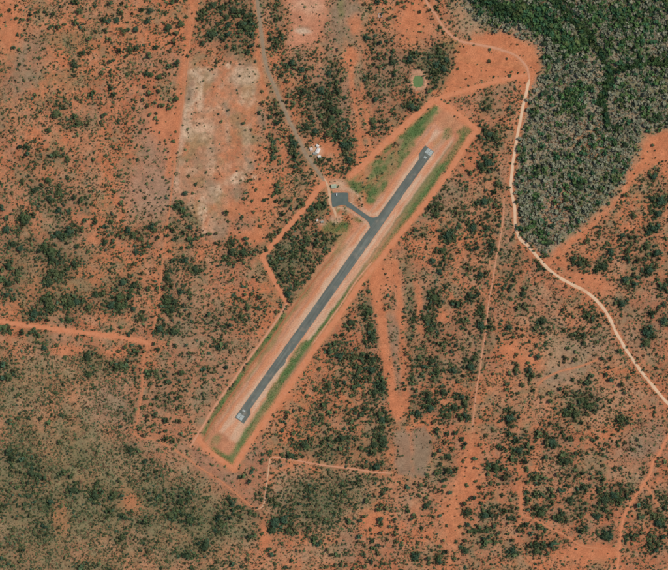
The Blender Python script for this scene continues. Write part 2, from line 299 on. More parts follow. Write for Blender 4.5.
# runway surround
ds = (SXn - RW_A[0]) * RW_U[0] + (SYn - RW_A[1]) * RW_U[1]; dn = (SXn - RW_A[0]) * RW_N[0] + (SYn - RW_A[1]) * RW_N[1]
inr = sstep(-22, -17, ds) * (1 - sstep(RW_L + 17, RW_L + 20, ds))
inr0 = sstep(-50, -44, ds) * (1 - sstep(RW_L + 38, RW_L + 46, ds))
over(T(204, 138, 102), inr0 * sstep(-24, -21, dn) * (1 - sstep(22, 25, dn)) * .7)
over('shoulder', inr * sstep(-15.5, -13.5, dn) * (1 - sstep(12, 14, dn)) * .9)
over('edge', inr * sstep(-9, -5, dn) * (1 - sstep(7, 11, dn)) * (.45 + .5 * (n2 - .2)))
over('edge', inr * sstep(10, 13, dn) * (1 - sstep(12.5, 14, dn)) * .3)
over(T(200, 160, 125), ell(237, 432, 8, 9, 30, .5) * .6)
over(T(196, 160, 118), ell(300, 348, 5, 12, 35, .5) * .5)
over('road', inr * sstep(-14.5, -12, dn) * (1 - sstep(-11.5, -9, dn)) * .55 * sstep(.3, .6, n3))
STK = fbm(ds * .22 + 300, dn * 1.15 + 300, 5, 90, 3)
NWZ = poly([(346, 180), (358, 170), (376, 154), (400, 132), (420, 114), (433, 103), (444, 110), (430, 126), (424, 132), (410, 152), (392, 178), (376, 204), (364, 203), (357, 193)], 2, True)
over('olive', NWZ * (.25 + .75 * sstep(.4, .6, STK)) * .85); over('grass', NWZ * sstep(.46, .6, fbm(GX, GY, 8, 93, 3)) * .8)
over('O', stroke([(364, 186), (372, 180), (384, 174)], 2.4, 1.2) * .8); over('O', stroke([(363, 190), (365, 200), (367, 207)], 3, 1.5) * .6)
over('olive', inr0 * sstep(11, 14, dn) * (1 - sstep(19, 21, dn)) * sstep(.4, .58, STK) * .75)
over('rbrown', inr0 * sstep(14, 17, dn) * (1 - sstep(19, 21, dn)) * sstep(.5, .62, fbm(ds * .2, dn * 1.3 + 90, 5, 96, 3)) * .5)
over('olive', inr0 * sstep(-21, -19, dn) * (1 - sstep(-15, -13, dn)) * sstep(.45, .62, STK) * .6 * (ds < 210))
over(T(206, 148, 116), inr0 * sstep(-13, -12, dn) * (1 - sstep(12, 13, dn)) * sstep(RW_L - 5, RW_L, ds) * (1 - sstep(RW_L + 21, RW_L + 23, ds)) * .9)
GR = [('grass', stroke([(284, 316), (262, 347), (241, 377), (221, 407), (205, 433)], 6.5, 2.0), .85), ('grass', stroke([(462, 140), (449, 160), (438, 172)], 8, 2.5), .85), ('grass', ell(467, 131, 8, 7, -30, .35), .95),
 ('olive', stroke([(436, 175), (425, 191), (400, 226), (380, 254), (366, 274)], 8, 2.2), .85), ('grass', stroke([(440, 174), (425, 194), (402, 226), (385, 250), (370, 270)], 5, 2), .8), ('grass', stroke([(366, 274), (350, 291), (330, 318), (312, 343)], 5.6, 1.6), .9), ('olive', stroke([(352, 300), (330, 330), (318, 346)], 5, 2), .5), ('grass', ell(364, 277, 5, 9, 35, .4), .7),
 ('grass', stroke([(306, 344), (296, 357), (284, 376), (270, 398)], 7.5, 2.0), .95), ('olive', stroke([(276, 392), (262, 413), (247, 435), (238, 450), (231, 461)], 9, 2.5), .9), ('grass', stroke([(272, 396), (258, 416), (246, 434), (238, 448)], 4.5, 2), .65), ('olive', stroke([(312, 350), (290, 384)], 4, 2), .5),
 ('grass', stroke([(431, 111), (417, 127), (405, 146)], 7, 2.5), .85), ('olive', stroke([(410, 140), (398, 160), (390, 172)], 9, 3), .7), ('grass', ell(448, 132, 6, 4, -30, .4), .6), ('olive', ell(440, 140, 4, 12, 35, .4), .3),
 ('grass', ell(356, 186, 10, 6, 15, .3), .85), ('grass', ell(372, 190, 7, 7, -20, .35), .85), ('olive', ell(380, 178, 10, 8, -40, .4), .6), ('grass', ell(331, 228, 9, 6, 0, .3), 1.0), ('grass', ell(344, 227, 6, 5, 0, .4), .9), ('grass', ell(358, 222, 6, 3, 15, .4), .7), ('olive', ell(318, 212, 8, 6, 0, .5), .5), ('olive', ell(335, 240, 14, 7, -30, .5), .6), ('olive', ell(336, 211, 3, 5, 0, .4), .8),
 ('grass', stroke([(214, 449), (223, 456), (233, 465)], 5.5, 2.2), .85), ('olive', ell(215, 442, 7, 4, -40, .5), .6), ('olive', stroke([(296, 305), (320, 272), (345, 246)], 4, 2.5), .6), ('grass', ell(305, 292, 5, 10, 35, .5), .4)]
SH = inr * sstep(-15.5, -13.5, dn) * (1 - sstep(12, 14, dn))
over('road', SH * sstep(.48, .6, fbm(ds * .15 + 50, dn * 1.4 + 70, 5, 110, 3)) * .6); over('edge', SH * sstep(.5, .64, fbm(ds * .15 + 90, dn * 1.6 + 20, 5, 114, 3)) * .5)
def lane(o, w): return inr * (1 - sstep(w - .5, w + .5, np.abs(dn - o)))
over('pale', lane(11.6, .8) * .5); over('herb', lane(13.4, .9) * .6); over('rbrown', lane(-13.0, .8) * .6); over('O3', lane(-10.5, .9) * .5); over('pale', lane(-6.0, .7) * .5); over('rbrown', lane(16.5, .7) * .5)
GRASSM = NWZ * sstep(.46, .6, fbm(GX, GY, 8, 93, 3)) * .8
for c, m, s in GR:
    over(c, m * s * (.72 + .4 * sstep(.36, .56, STK)) * (.8 + .9 * (n5 - .4))); GRASSM = np.maximum(GRASSM, m * s * (1.0 if c == 'grass' else .55))
for p in [(336, 219, 5.5, 5, 0, .8), (321, 222, 6, 4, 0, .5), (336, 185, 9, 6, 0, .7), (347, 189, 5, 2, 0, .7), (324, 215, 5, 3.5, 0, 0.0), (316, 151, 7, 6, 0, .6), (352, 197, 2, 6, 0, .5)]:
    over('pale', ell(*p[:5], .4, True) * p[5] * .8)
over('edge', stroke([(349.5, 191), (355, 192), (361, 200), (362, 208), (370, 214)], 1.6, .9) * .6)
over('edge', stroke([(332, 208.5), (340, 208), (346, 208.5), (352, 212), (361, 218), (367, 223), (368, 229)], 1.8, 1) * .7)
over('edge', stroke([(349.5, 203), (356, 206), (364, 212), (371, 216), (377, 213)], 1.8, 1) * .6)
# worn ground beside roads
RCOL = {'faint': 'O', 'orange': 'road', 'grey': 'tan', 'tanor': 'O3', 'pale': 'O', 'pale2': 'O3', 'brown': 'O2'}
ROADM = np.zeros_like(GX)
for pts, w, c, _ in ROADS.values():
    m = stroke(pts, w * 1.5 + (4 if c == 'pale' else 1.0) if w > 2 else w + .6, 1.4 if w > 2 else .9); over(RCOL[c], m * .75); ROADM = np.maximum(ROADM, stroke(pts, w + 1.2, .8))
over(C['O2'], ell(418, 81.5, 12, 13, 0, .3) * .4); over(T(200, 150, 118), ell(418, 80.5, 9.5, 10.5, 0, .25) * .8)
# small natural variation
over(T(152, 122, 96), .75 * poly([(393, 434), (411, 432), (411, 477), (396, 475)], 2) * .85); over(T(146, 120, 94), .8 * poly([(413, 429), (425, 428), (434, 450), (425, 476), (413, 475)], 2) * .9)
QUIET = np.clip(np.maximum(inr * sstep(-16, -14, dn) * (1 - sstep(13, 15, dn)), ROADM), 0, 1)
mot = (n5 - .5) * (.42 - .30 * QUIET) + (n4 - .5) * (.30 - .2 * QUIET)
COL *= (1.0 + mot)[..., None]
COL = np.clip(COL, 0.01, 0.9)

# --- vegetation densities, counts per photo pixel squared
Bmax = np.zeros_like(GX)
for m in BARE: Bmax = np.maximum(Bmax, m)
AIRF = inr0 * sstep(-25, -22, dn) * (1 - sstep(23, 26, dn))
NOVEG = np.clip(np.maximum.reduce([AIRF, stroke([(333, 199), (346, 200), (350, 206), (362, 214), (374, 222)], 11, 1.5), ROADM, ell(418, 81, 9, 10, 0, .2), ell(340, 197, 15, 17, 0, .3) * .95, ell(316, 151, 6, 6, 0, .3), NWZ * .75, stroke([(374, 270), (377, 300), (382, 330), (387, 360), (393, 398), (400, 410)], 9, 2.5) * .85, stroke([(396, 265), (400, 300), (402, 340), (404, 375), (405, 405)], 13, 4) * .6, poly([(396, 432), (430, 432), (432, 460), (424, 476), (398, 476)], 3) * .8, ell(334, 228, 15, 6, 0, .3) * .9, poly([(291, -20), (325, -20), (326, 20), (316, 42), (290, 48)], 4) * .9]), 0, 1)
WOODS = [(230, 8, 14, 8, 0, .8), (205, 15, 10, 12, 0, .5), (222, 30, 12, 9, 0, .6), (246, 28, 9, 16, 0, .9), (232, 45, 16, 8, 0, .4), (212, 33, 6, 6, 0, .8), (277, 12, 6, 14, 0, .7), (277, 40, 7, 12, 0, .7), (290, 66, 10, 8, 0, .6), (318, 96, 24, 14, 0, .65), (331, 112, 10, 16, 0, .9), (337, 130, 9, 14, 0, .8), (347, 150, 7, 16, 0, .8), (334, 77, 7, 13, 0, .8), (310, 128, 12, 8, 0, .6), (304, 72, 6, 8, 0, .5), (318, 162, 10, 6, 0, .6), (345, 172, 8, 6, 0, .5), (298, 162, 6, 12, -20, .8), (302, 178, 8, 6, 0, .4),
 (371, 40, 9, 8, 0, .7), (385, 60, 14, 12, 0, .55), (375, 78, 12, 14, 0, .4), (394, 80, 6, 8, 0, .6), (437, 63, 11, 17, 25, .95), (412, 58, 10, 7, 0, .7), (408, 85, 5, 12, 0, .5), (412, 107, 12, 6, 0, .75), (432, 82, 6, 8, 30, .6), (380, 122, 8, 14, 0, .5), (374, 98, 8, 6, 0, .6), (393, 110, 8, 10, 0, .4), (386, 40, 6, 6, 0, .4), (436, 10, 8, 12, 0, .25),
 (60, 105, 8, 7, 0, .6), (78, 122, 12, 8, 0, .6), (32, 160, 16, 12, 0, .35), (57, 158, 12, 5, 0, .6), (50, 195, 22, 14, 30, .5), (24, 219, 7, 7, 0, .9), (67, 233, 14, 7, -10, .8), (82, 203, 10, 8, 20, .6), (60, 212, 10, 8, 0, .5), (10, 232, 8, 6, 0, .6), (15, 247, 14, 8, 0, .5), (52, 255, 18, 10, 20, .9), (75, 260, 12, 6, 0, .5), (12, 268, 10, 7, 35, .7), (56, 275, 14, 9, -20, .9), (8, 285, 8, 14, 0, .7), (48, 303, 10, 10, -20, .95), (36, 313, 9, 7, 0, .9), (72, 303, 11, 8, 0, .95), (88, 307, 8, 6, 0, .7), (70, 319, 6, 5, 0, .8), (96, 295, 5, 6, 0, .7), (4, 329, 6, 5, 0, .8), (35, 331, 16, 4, 0, .5), (44, 347, 6, 8, 0, .6), (89, 362, 12, 12, 0, .45), (8, 372, 10, 12, 0, .4), (8, 20, 6, 6, 0, .2),
 (124, 283, 9, 8, 0, .9), (116, 302, 14, 9, -25, 1.0), (134, 288, 8, 7, 0, .7), (168, 302, 8, 12, 0, 1.0), (168, 278, 8, 12, 0, .7), (181, 290, 7, 8, 0, .6), (160, 328, 9, 6, -20, .9), (173, 330, 8, 6, 0, .7), (142, 318, 6, 4, 0, .7), (104, 292, 5, 7, 0, .7), (185, 262, 8, 7, 0, .5), (195, 268, 6, 6, 0, .7), (182, 310, 12, 20, 0, .35), (134, 236, 14, 8, 20, .55), (107, 240, 8, 8, 0, .5), (152, 228, 8, 6, 0, .6), (143, 245, 10, 6, 0, .5), (177, 230, 10, 10, 0, .45), (192, 238, 8, 8, 0, .5), (180, 206, 8, 5, 20, .8), (186, 212, 6, 4, 0, .7), (121, 365, 11, 5, -10, .95), (137, 350, 8, 5, 0, .7), (150, 372, 8, 4, 0, .8), (170, 378, 16, 7, 0, .5), (165, 400, 14, 8, 0, .5), (180, 372, 10, 6, 0, .4), (135, 372, 6, 10, 0, .4), (130, 412, 8, 10, 0, .5),
 (233, 258, 12, 7, -20, .75), (245, 253, 12, 5, -15, .75), (231, 242, 8, 6, 0, .5), (247, 308, 10, 6, 0, .5), (243, 318, 14, 10, 0, .35), (208, 318, 8, 8, 0, .4), (222, 325, 14, 8, 0, .4), (262, 310, 6, 8, 0, .4), (278, 240, 10, 10, 0, .75), (292, 228, 14, 8, -40, .85), (275, 262, 8, 8, 0, .9), (283, 275, 9, 10, 0, .8), (290, 295, 6, 10, 20, .9), (300, 250, 10, 12, 0, .65), (315, 208, 10, 6, 0, .9), (304, 205, 6, 6, 0, .8), (310, 240, 12, 12, 0, .6), (318, 255, 8, 8, -30, .6), (300, 275, 8, 8, 0, .6), (287, 203, 10, 4, 30, .7), (277, 188, 6, 8, 0, .5), (222, 345, 8, 6, 0, .6), (205, 370, 8, 6, 0, .5), (211, 395, 8, 5, 0, .3), (274, 148, 4, 14, 0, .8), (277, 115, 6, 12, 0, .6), (272, 110, 3, 8, 0, .6), (293, 145, 6, 8, -25, .8),
 (437, 205, 8, 10, 20, .75), (448, 235, 7, 8, 0, 1.0), (443, 250, 8, 6, 0, .8), (430, 207, 5, 5, 0, .7), (461, 215, 8, 8, 0, .6), (473, 228, 6, 5, 0, .8), (484, 202, 10, 6, 0, .8), (487, 228, 9, 7, 0, .65), (490, 217, 9, 4, 0, .6), (492, 247, 8, 8, 0, .7), (475, 248, 8, 8, 0, .5), (498, 185, 5, 8, 0, .6), (487, 135, 10, 9, 0, .75), (495, 143, 8, 8, 0, .7), (487, 165, 10, 7, 0, .85), (455, 190, 12, 8, 0, .35), (418, 232, 10, 6, 0, .4), (470, 172, 6, 4, 0, .4), (500, 130, 5, 10, 20, .6), (488, 105, 5, 7, 30, .7),
 (368, 312, 5, 10, 0, .85), (350, 325, 6, 5, 0, .7), (372, 333, 6, 10, 0, 1.0), (337, 345, 12, 8, 0, .7), (340, 358, 12, 7, 0, .75), (357, 372, 5, 14, 0, .85), (372, 368, 9, 14, 0, .95), (382, 385, 8, 12, 0, .95), (330, 385, 10, 8, 0, .6), (345, 380, 8, 10, 0, .5), (355, 390, 6, 6, 0, .7), (372, 400, 8, 10, 0, .6), (325, 405, 10, 8, 0, .5), (352, 415, 14, 8, 0, .5), (380, 418, 10, 8, 0, .85), (315, 420, 16, 7, 0, .55), (340, 438, 22, 8, 0, .6), (380, 440, 10, 12, 0, 1.0), (372, 450, 8, 8, 0, .7), (305, 445, 10, 6, 0, .6), (330, 452, 18, 8, 0, .45), (370, 466, 14, 4, 0, .7), (295, 455, 12, 3, 0, .9), (360, 355, 10, 6, 0, .7),
 (434, 298, 7, 10, 0, .95), (428, 318, 7, 8, 30, .8), (432, 332, 8, 8, 0, .7), (470, 296, 8, 5, -45, .9), (458, 306, 6, 4, 0, .8), (481, 318, 5, 14, 0, .9), (462, 322, 10, 6, -20, .6), (442, 265, 6, 10, 25, .8), (468, 268, 5, 6, 0, .6), (482, 275, 6, 8, 0, .6), (490, 325, 3, 16, 5, .7), (408, 345, 6, 25, 0, .6), (411, 320, 5, 20, 0, .7), (409, 375, 5, 18, 0, .65), (421, 360, 6, 14, 0, .6), (434, 365, 7, 10, 0, .8), (453, 370, 6, 8, 0, .7), (471, 365, 7, 10, 0, .8), (436, 378, 8, 6, 0, .6), (444, 392, 7, 6, 0, .7), (464, 400, 8, 8, 0, .8), (455, 410, 7, 6, 0, .7), (428, 400, 8, 10, 0, .9), (420, 412, 7, 5, 0, .7), (432, 408, 8, 6, 0, .8), (446, 415, 8, 6, 0, .6), (464, 416, 6, 6, 0, .6), (415, 398, 4, 8, 0, .7), (445, 345, 14, 8, 0, .45),
 (579, 262, 10, 7, 15, .8), (604, 264, 8, 5, -35, .95), (626, 281, 6, 6, 0, .8), (634, 283, 4, 7, 0, .8), (649, 270, 8, 4, -35, .95), (660, 200, 9, 12, 0, .75), (656, 215, 8, 5, 0, .8), (651, 229, 9, 6, -30, 1.0), (646, 248, 8, 6, -20, .7), (630, 240, 8, 8, 30, .7), (612, 250, 12, 6, 0, .6), (638, 260, 10, 5, 0, .7), (655, 255, 8, 4, 0, .8), (663, 285, 6, 8, 0, .8), (664, 320, 5, 6, 0, .85), (648, 335, 7, 8, 0, 1.0), (652, 312, 8, 5, 0, .6), (622, 303, 5, 5, -30, .8), (605, 232, 12, 8, 0, .4), (653, 177, 6, 5, -30, .7), (523, 293, 5, 6, 0, .7), (521, 308, 8, 5, 0, .6), (543, 322, 8, 6, 0, .6), (535, 326, 5, 5, 0, .5), (507, 330, 10, 8, 0, .6), (590, 318, 8, 8, 0, .5), (576, 335, 10, 6, 0, .6), (585, 402, 14, 10, 0, .85), (572, 412, 10, 8, 0, .85), (510, 418, 7, 8, 0, .95), (586, 383, 8, 5, 0, .5), (565, 395, 12, 6, 0, .5), (530, 373, 6, 6, 0, .8), (515, 370, 4, 6, 0, .6), (622, 420, 7, 5, -20, .7), (556, 425, 12, 5, 0, .6), (518, 262, 8, 10, 0, .4), (505, 280, 8, 14, 0, .35), (540, 268, 8, 4, 30, .5),
 (551, 442, 8, 6, 30, 1.0), (540, 434, 6, 4, 0, .7), (520, 440, 12, 5, 0, .6), (518, 455, 9, 7, 0, .8), (545, 457, 5, 4, 0, .7), (565, 458, 8, 7, 0, .95), (562, 435, 10, 8, 0, .5), (505, 478, 8, 5, 0, .7), (538, 478, 10, 4, 0, .7), (575, 472, 10, 5, 0, .6), (583, 488, 8, 4, -20, .9), (600, 480, 7, 7, 0, .75), (610, 498, 14, 9, -20, 1.0), (625, 492, 8, 5, -25, .8), (600, 508, 9, 7, 0, .9), (580, 510, 10, 7, -20, .75), (606, 535, 8, 6, 30, 1.0), (583, 530, 6, 6, 0, .8), (570, 500, 8, 6, 0, .6), (533, 493, 10, 3, 0, .8), (527, 500, 3, 8, 0, .7), (550, 500, 4, 10, 0, .7), (540, 512, 8, 6, 0, .9), (560, 517, 8, 6, 0, .8), (538, 530, 8, 6, 0, .6), (536, 548, 10, 6, 0, .8), (512, 552, 5, 6, 0, .8), (548, 545, 8, 4, 0, .7), (512, 515, 8, 5, 0, .6), (645, 505, 8, 8, 0, .6), (660, 520, 8, 10, 0, .8), (655, 542, 10, 10, 0, .6), (634, 536, 6, 5, 0, .7), (648, 470, 4, 4, 0, .4), (664, 500, 6, 8, 0, .6), (495, 467, 6, 7, 0, .9), (447, 456, 5, 4, 0, .7), (447, 472, 8, 6, 0, .6), (498, 510, 8, 4, 0, .6), (485, 515, 8, 3, 0, .9), (480, 531, 12, 3, 0, .9), (488, 540, 6, 6, 0, .7), (440, 558, 6, 6, 0, .9), (416, 556, 7, 5, 0, .8), (466, 549, 5, 3, 0, .6), (428, 505, 6, 5, 0, .7), (468, 512, 6, 6, 0, .6),
 (12, 455, 10, 12, 0, .7), (32, 472, 9, 12, 0, .85), (22, 460, 6, 8, 0, .7), (50, 505, 10, 8, 0, .7), (20, 500, 25, 14, 0, .45), (75, 490, 8, 7, 0, .8), (96, 495, 8, 9, 0, .85), (62, 473, 10, 5, 0, .6), (45, 530, 14, 8, 0, .45), (10, 545, 14, 10, 0, .4), (131, 450, 7, 5, 0, .7), (115, 495, 8, 6, 0, .7), (147, 462, 7, 5, 0, .6), (155, 475, 8, 5, 0, .6), (170, 500, 20, 10, 10, .75), (185, 495, 9, 7, 0, .8), (175, 515, 10, 5, 0, .8), (188, 520, 8, 7, 0, .75), (187, 553, 8, 6, 0, .7), (147, 522, 6, 5, 0, .7), (148, 545, 6, 8, 0, .6), (122, 537, 8, 6, 0, .6), (110, 510, 8, 6, 0, .6), (125, 515, 8, 6, 0, .5), (8, 560, 10, 6, 0, .5), (82, 567, 8, 5, 0, .6), (105, 565, 8, 5, 0, .6), (205, 545, 9, 8, 0, .85), (221, 522, 8, 10, 0, .85), (230, 505, 8, 6, 20, .7), (235, 515, 8, 6, 0, .6), (250, 535, 7, 4, 0, .7), (282, 522, 12, 9, 0, 1.0), (290, 530, 8, 5, 0, .9), (252, 512, 8, 5, 20, .7), (265, 495, 8, 8, 0, .55), (275, 500, 8, 6, 0, .6), (310, 490, 14, 10, 0, .55), (335, 500, 14, 10, 0, .6), (318, 520, 16, 8, 0, .6), (340, 482, 14, 6, 0, .55), (365, 478, 12, 5, 0, .6), (306, 528, 8, 6, 0, .5), (290, 505, 10, 8, 0, .6), (316, 540, 6, 5, 0, .6), (370, 495, 5, 5, 0, .4)]
LOWL0 = poly([(-90, 360), (50, 365), (105, 440), (150, 470), (225, 512), (235, 640), (-90, 640)], 30); clump = sstep(.4, .62, fbm(GX, GY, 9, 50, 3))
TREED = np.zeros_like(GX); GREENW = poly([(322, 190), (330, 206), (318, 224), (338, 238), (345, 236), (330, 256), (290, 302), (266, 260), (285, 232)], 3, True) * .55; TREED = GREENW.copy()
for cx, cy, rx, ry, a, s in WOODS:
    m = ell(cx, cy, rx * 1.15, ry * 1.15, a, .65) * s
    TREED = np.maximum(TREED, m); GREENW = np.maximum(GREENW, m)
over(T(92, 92, 70), GREENW * .7 * (1 - NOVEG)); over('herb', LOWL0 * (.15 + .75 * sstep(.42, .58, n6)) * (1 - NOVEG) * .42)
COL *= 1
TREED = TREED * 0.2
CH = np.clip(stroke(RIVER, 8, 2.5, False) + stroke(RIVER2, 4.5, 2, False) + stroke([(466, -12), (485, 0), (500, 8), (518, 14)], 9, 4, False), 0, 1)
TREED = np.maximum(TREED, DARK * 0.23 + CH * .16)
TREED = np.maximum(TREED, WOOD * (0.03 + 0.07 * sstep(.42, .62, n3) + .05 * (GY < 75)))
SAV = (1 - np.clip(Bmax * .85 + CLEAR * .9, 0, 1))
BROWNZ = np.zeros_like(GX)
for c, m, s in SOFTZ:
    if c in ('brown', 'tan', 'rbrown'): BROWNZ = np.maximum(BROWNZ, m * s)
TREED += LOWL0 * .022 * (.4 + clump)
TREED += (0.026 + 0.075 * sstep(.45, .62, fbm(GX, GY, 11, 53, 3))) * SAV * (1 - .55 * BROWNZ)
TREED *= (1 - NOVEG)
clump = sstep(.4, .62, fbm(GX, GY, 9, 50, 3))
LOWL = np.maximum(poly([(-90, 345), (135, 345), (142, 435), (192, 460), (256, 514), (262, 640), (-90, 640)], 24), poly([(268, 468), (385, 478), (350, 520), (310, 548), (265, 514)], 8))
SHRD = (0.06 + 0.24 * clump) * SAV
SHRD = np.maximum(SHRD, LOWL * (0.20 + .38 * clump)); SHRD = np.maximum(SHRD, WOOD * (0.40 + .40 * clump)); SHRD = np.maximum(SHRD, GREENW * .34)
SHRD = np.maximum(SHRD, CLEAR * .008)
for e in [ell(28, 66, 16, 26, 20, .5), ell(150, 190, 24, 24, 0, .5), ell(345, 20, 14, 30, 0, .5), ell(411, 455, 18, 24, 0, .5), ell(225, 475, 22, 14, 35, .5), ell(465, 18, 16, 18, 0, .5), ell(570, 372, 26, 12, -15, .5), ell(160, 130, 22, 24, 0, .5), ell(565, 360, 20, 14, 0, .5)]: SHRD *= (1 - .75 * e)
SHRD *= (1 - NOVEG)
SHRD *= (1 - .8 * np.clip(Bmax - .2, 0, 1))

# ------------------------------------------------------------------ terrain height in metres
def height(px, py):
    px = np.asarray(px, float); py = np.asarray(py, float)
    s = (px - RW_A[0]) * RW_U[0] + (py - RW_A[1]) * RW_U[1]; d = (px - RW_A[0]) * RW_N[0] + (py - RW_A[1]) * RW_N[1]
    far = np.maximum(np.maximum(np.abs(d) - 40, 0), np.maximum(np.maximum(-s - 50, s - RW_L - 50), 0))
    f = sstep(0, 90, far)
    h = (vnoise(px, py, 95, 60) - .5) * 5.0 * f + (vnoise(px, py, 40, 63) - .5) * 1.0 * f
    P = np.array(RIVER); dm = np.full(px.shape, 1e9)
    for i in range(len(P) - 1):
        (ax, ay), (bx, by) = P[i], P[i + 1]; dx, dy = bx - ax, by - ay
        t = np.clip(((px - ax) * dx + (py - ay) * dy) / (dx * dx + dy * dy), 0, 1)
        dm = np.minimum(dm, np.hypot(px - ax - t * dx, py - ay - t * dy))
    return h - 2.5 * (1 - sstep(1, 9, dm))
def sample(A, px, py):
    ix = np.clip(np.round(px - gx[0]).astype(int), 0, len(gx) - 1); iy = np.clip(np.round(py - gy[0]).astype(int), 0, len(gy) - 1)
    return A[iy, ix]
def bil(A, px, py):
    u = np.clip(px - gx[0], 0, len(gx) - 1.001); v = np.clip(py - gy[0], 0, len(gy) - 1.001)
    i = u.astype(int); j = v.astype(int); f = (u - i)[..., None]; g = (v - j)[..., None]
    return (A[j, i] * (1 - f) + A[j, i + 1] * f) * (1 - g) + (A[j + 1, i] * (1 - f) + A[j + 1, i + 1] * f) * g

# ------------------------------------------------------------------ ground sheet
inner_x = np.arange(-MG, 668 + MG + .1, 1.55); inner_y = np.arange(-MG, 570 + MG + .1, 1.55)
outer = np.array([12, 30, 60, 120, 250, 600, 1500, 4000.])
xs = np.concatenate([-MG - outer[::-1], inner_x, inner_x[-1] + outer]); ys = np.concatenate([-MG - outer[::-1], inner_y, inner_y[-1] + outer])
PX, PY = np.meshgrid(xs, ys)
hz = height(PX, PY); wx, wy = W(PX, PY)
V = np.stack([wx, wy, hz], -1).reshape(-1, 3)
nx, ny = len(xs), len(ys)
I = np.arange(nx * ny).reshape(ny, nx)
F = np.stack([I[1:, :-1], I[1:, 1:], I[:-1, 1:], I[:-1, :-1]], -1).reshape(-1, 4)
gcol = bil(COL, PX, PY).reshape(-1, 3)
mg = tint_mat('red_soil', 'soil', 0.38, 0.72, 1.24, bump=0.4)
n_, l_ = mg.node_tree.nodes, mg.node_tree.links; b_ = n_['Principled BSDF']; src_ = b_.inputs['Base Color'].links[0].from_socket
t_ = noise_node(n_, l_, .11, 5); mr_ = n_.new('ShaderNodeMapRange'); mr_.inputs['From Min'].default_value = .5; mr_.inputs['From Max'].default_value = .66; mr_.inputs['To Max'].default_value = .5
l_.new(t_.outputs['Fac'], mr_.inputs['Value'])
q_ = n_.new('ShaderNodeVertexColor'); q_.layer_name = 'litter'; mm_ = n_.new('ShaderNodeMath'); mm_.operation = 'MULTIPLY'; l_.new(mr_.outputs['Result'], mm_.inputs[0]); l_.new(q_.outputs['Color'], mm_.inputs[1])
mx_ = n_.new('ShaderNodeMix'); mx_.data_type = 'RGBA'; l_.new(mm_.outputs[0], mx_.inputs['Factor']); l_.new(src_, mx_.inputs['A']); mx_.inputs['B'].default_value = (*T(124, 108, 80), 1); l_.new(mx_.outputs['Result'], b_.inputs['Base Color'])
ground = new_obj('ground', tri_mesh('ground', V, F, gcol, 'soil', True), None, mg)
la = ground.data.color_attributes.new('litter', 'FLOAT_COLOR', 'POINT'); lv = bil(np.repeat(np.clip(1 - Bmax * .8 - NOVEG, 0.05, 1)[..., None], 4, -1), PX, PY).reshape(-1, 4).astype(np.float32); la.data.foreach_set('color', lv.ravel())
tag(ground, 'red savanna soil with dry grass patches spreading over the whole picture', None, None, 'structure')

# ------------------------------------------------------------------ roads and tracks
RM = {'faint': mixed('faint_track_soil', T(200, 128, 88), T(206, 140, 100), .12, c3=T(180, 116, 82), scale3=.12, bump=.2),
      'orange': mixed('orange_dirt', T(210, 132, 90), T(216, 143, 103), .09, c3=T(194, 120, 84), scale3=.25, bump=.2),
      'grey': mixed('old_tar', T(146, 126, 102), T(164, 140, 112), .12, c3=T(176, 146, 114), scale3=.2, bump=.2),
      'tanor': mixed('sandy_dirt', T(206, 146, 112), T(214, 156, 122), .12, c3=T(196, 130, 96), scale3=.3, bump=.2),
      'pale': mixed('pale_dirt', T(226, 186, 148), T(232, 196, 160), .06, c3=T(216, 165, 126), scale3=.05, bump=.2),
      'pale2': mixed('cream_dirt', T(206, 164, 128), T(214, 176, 140), .12, c3=T(200, 150, 112), scale3=.3, bump=.2),
      'brown': mixed('rut_soil', T(168, 106, 72), T(184, 118, 82), .12, c3=T(150, 110, 76), scale3=.3, bump=.2)}
def smooth_line(pts, step=1.0):
    P = np.array(pts, float); P = np.vstack([2 * P[0] - P[1], P, 2 * P[-1] - P[-2]]); out = []
    for i in range(1, len(P) - 2):
        n = max(2, int(np.linalg.norm(P[i + 1] - P[i]) / step))
        t = np.linspace(0, 1, n, endpoint=False)[:, None]
        p0, p1, p2, p3 = P[i - 1], P[i], P[i + 1], P[i + 2]
        out.append(.5 * ((2 * p1) + (-p0 + p2) * t + (2 * p0 - 5 * p1 + 4 * p2 - p3) * t ** 2 + (-p0 + 3 * p1 - 3 * p2 + p3) * t ** 3))
    out.append(P[-2][None]); return np.vstack(out)
def ribbon(name, pts, w, mat, lift, seed, jit=.36):
    L = smooth_line(pts); t = np.gradient(L, axis=0); t /= np.linalg.norm(t, axis=1)[:, None] + 1e-9
    n = np.stack([-t[:, 1], t[:, 0]], 1); s = np.arange(len(L)) * 1.0
    L0 = len(L); tp = np.clip(np.minimum(np.arange(L0), np.arange(L0)[::-1]) / 5.0 + .25, 0, 1)
    cols = []
    for k, f in enumerate((-1, -.35, .35, 1)):
        j = (fbm(s + seed * 91, s * 0 + k * 37.3, 7, seed, 3) - .5) * 2 * jit * (abs(f) > .5) + 1
        q = L + n * (f * w / 2 * j * tp)[:, None]
        h = height(q[:, 0], q[:, 1]) + lift * (1 if abs(f) < .5 else .45)
        X, Y = W(q[:, 0], q[:, 1]); cols.append(np.stack([X, Y, h], 1))
    V = np.stack(cols, 1).reshape(-1, 3); m = len(L); I = np.arange(m * 4).reshape(m, 4)
    F = np.stack([I[:-1, :-1], I[:-1, 1:], I[1:, 1:], I[1:, :-1]], -1).reshape(-1, 4)
    e1 = V[F[0][1]] - V[F[0][0]]; e2 = V[F[0][3]] - V[F[0][0]]
    if np.cross(e1, e2)[2] < 0: F = F[:, ::-1]
    return new_obj(name, tri_mesh(name, V, F, smooth=True), None, mat)
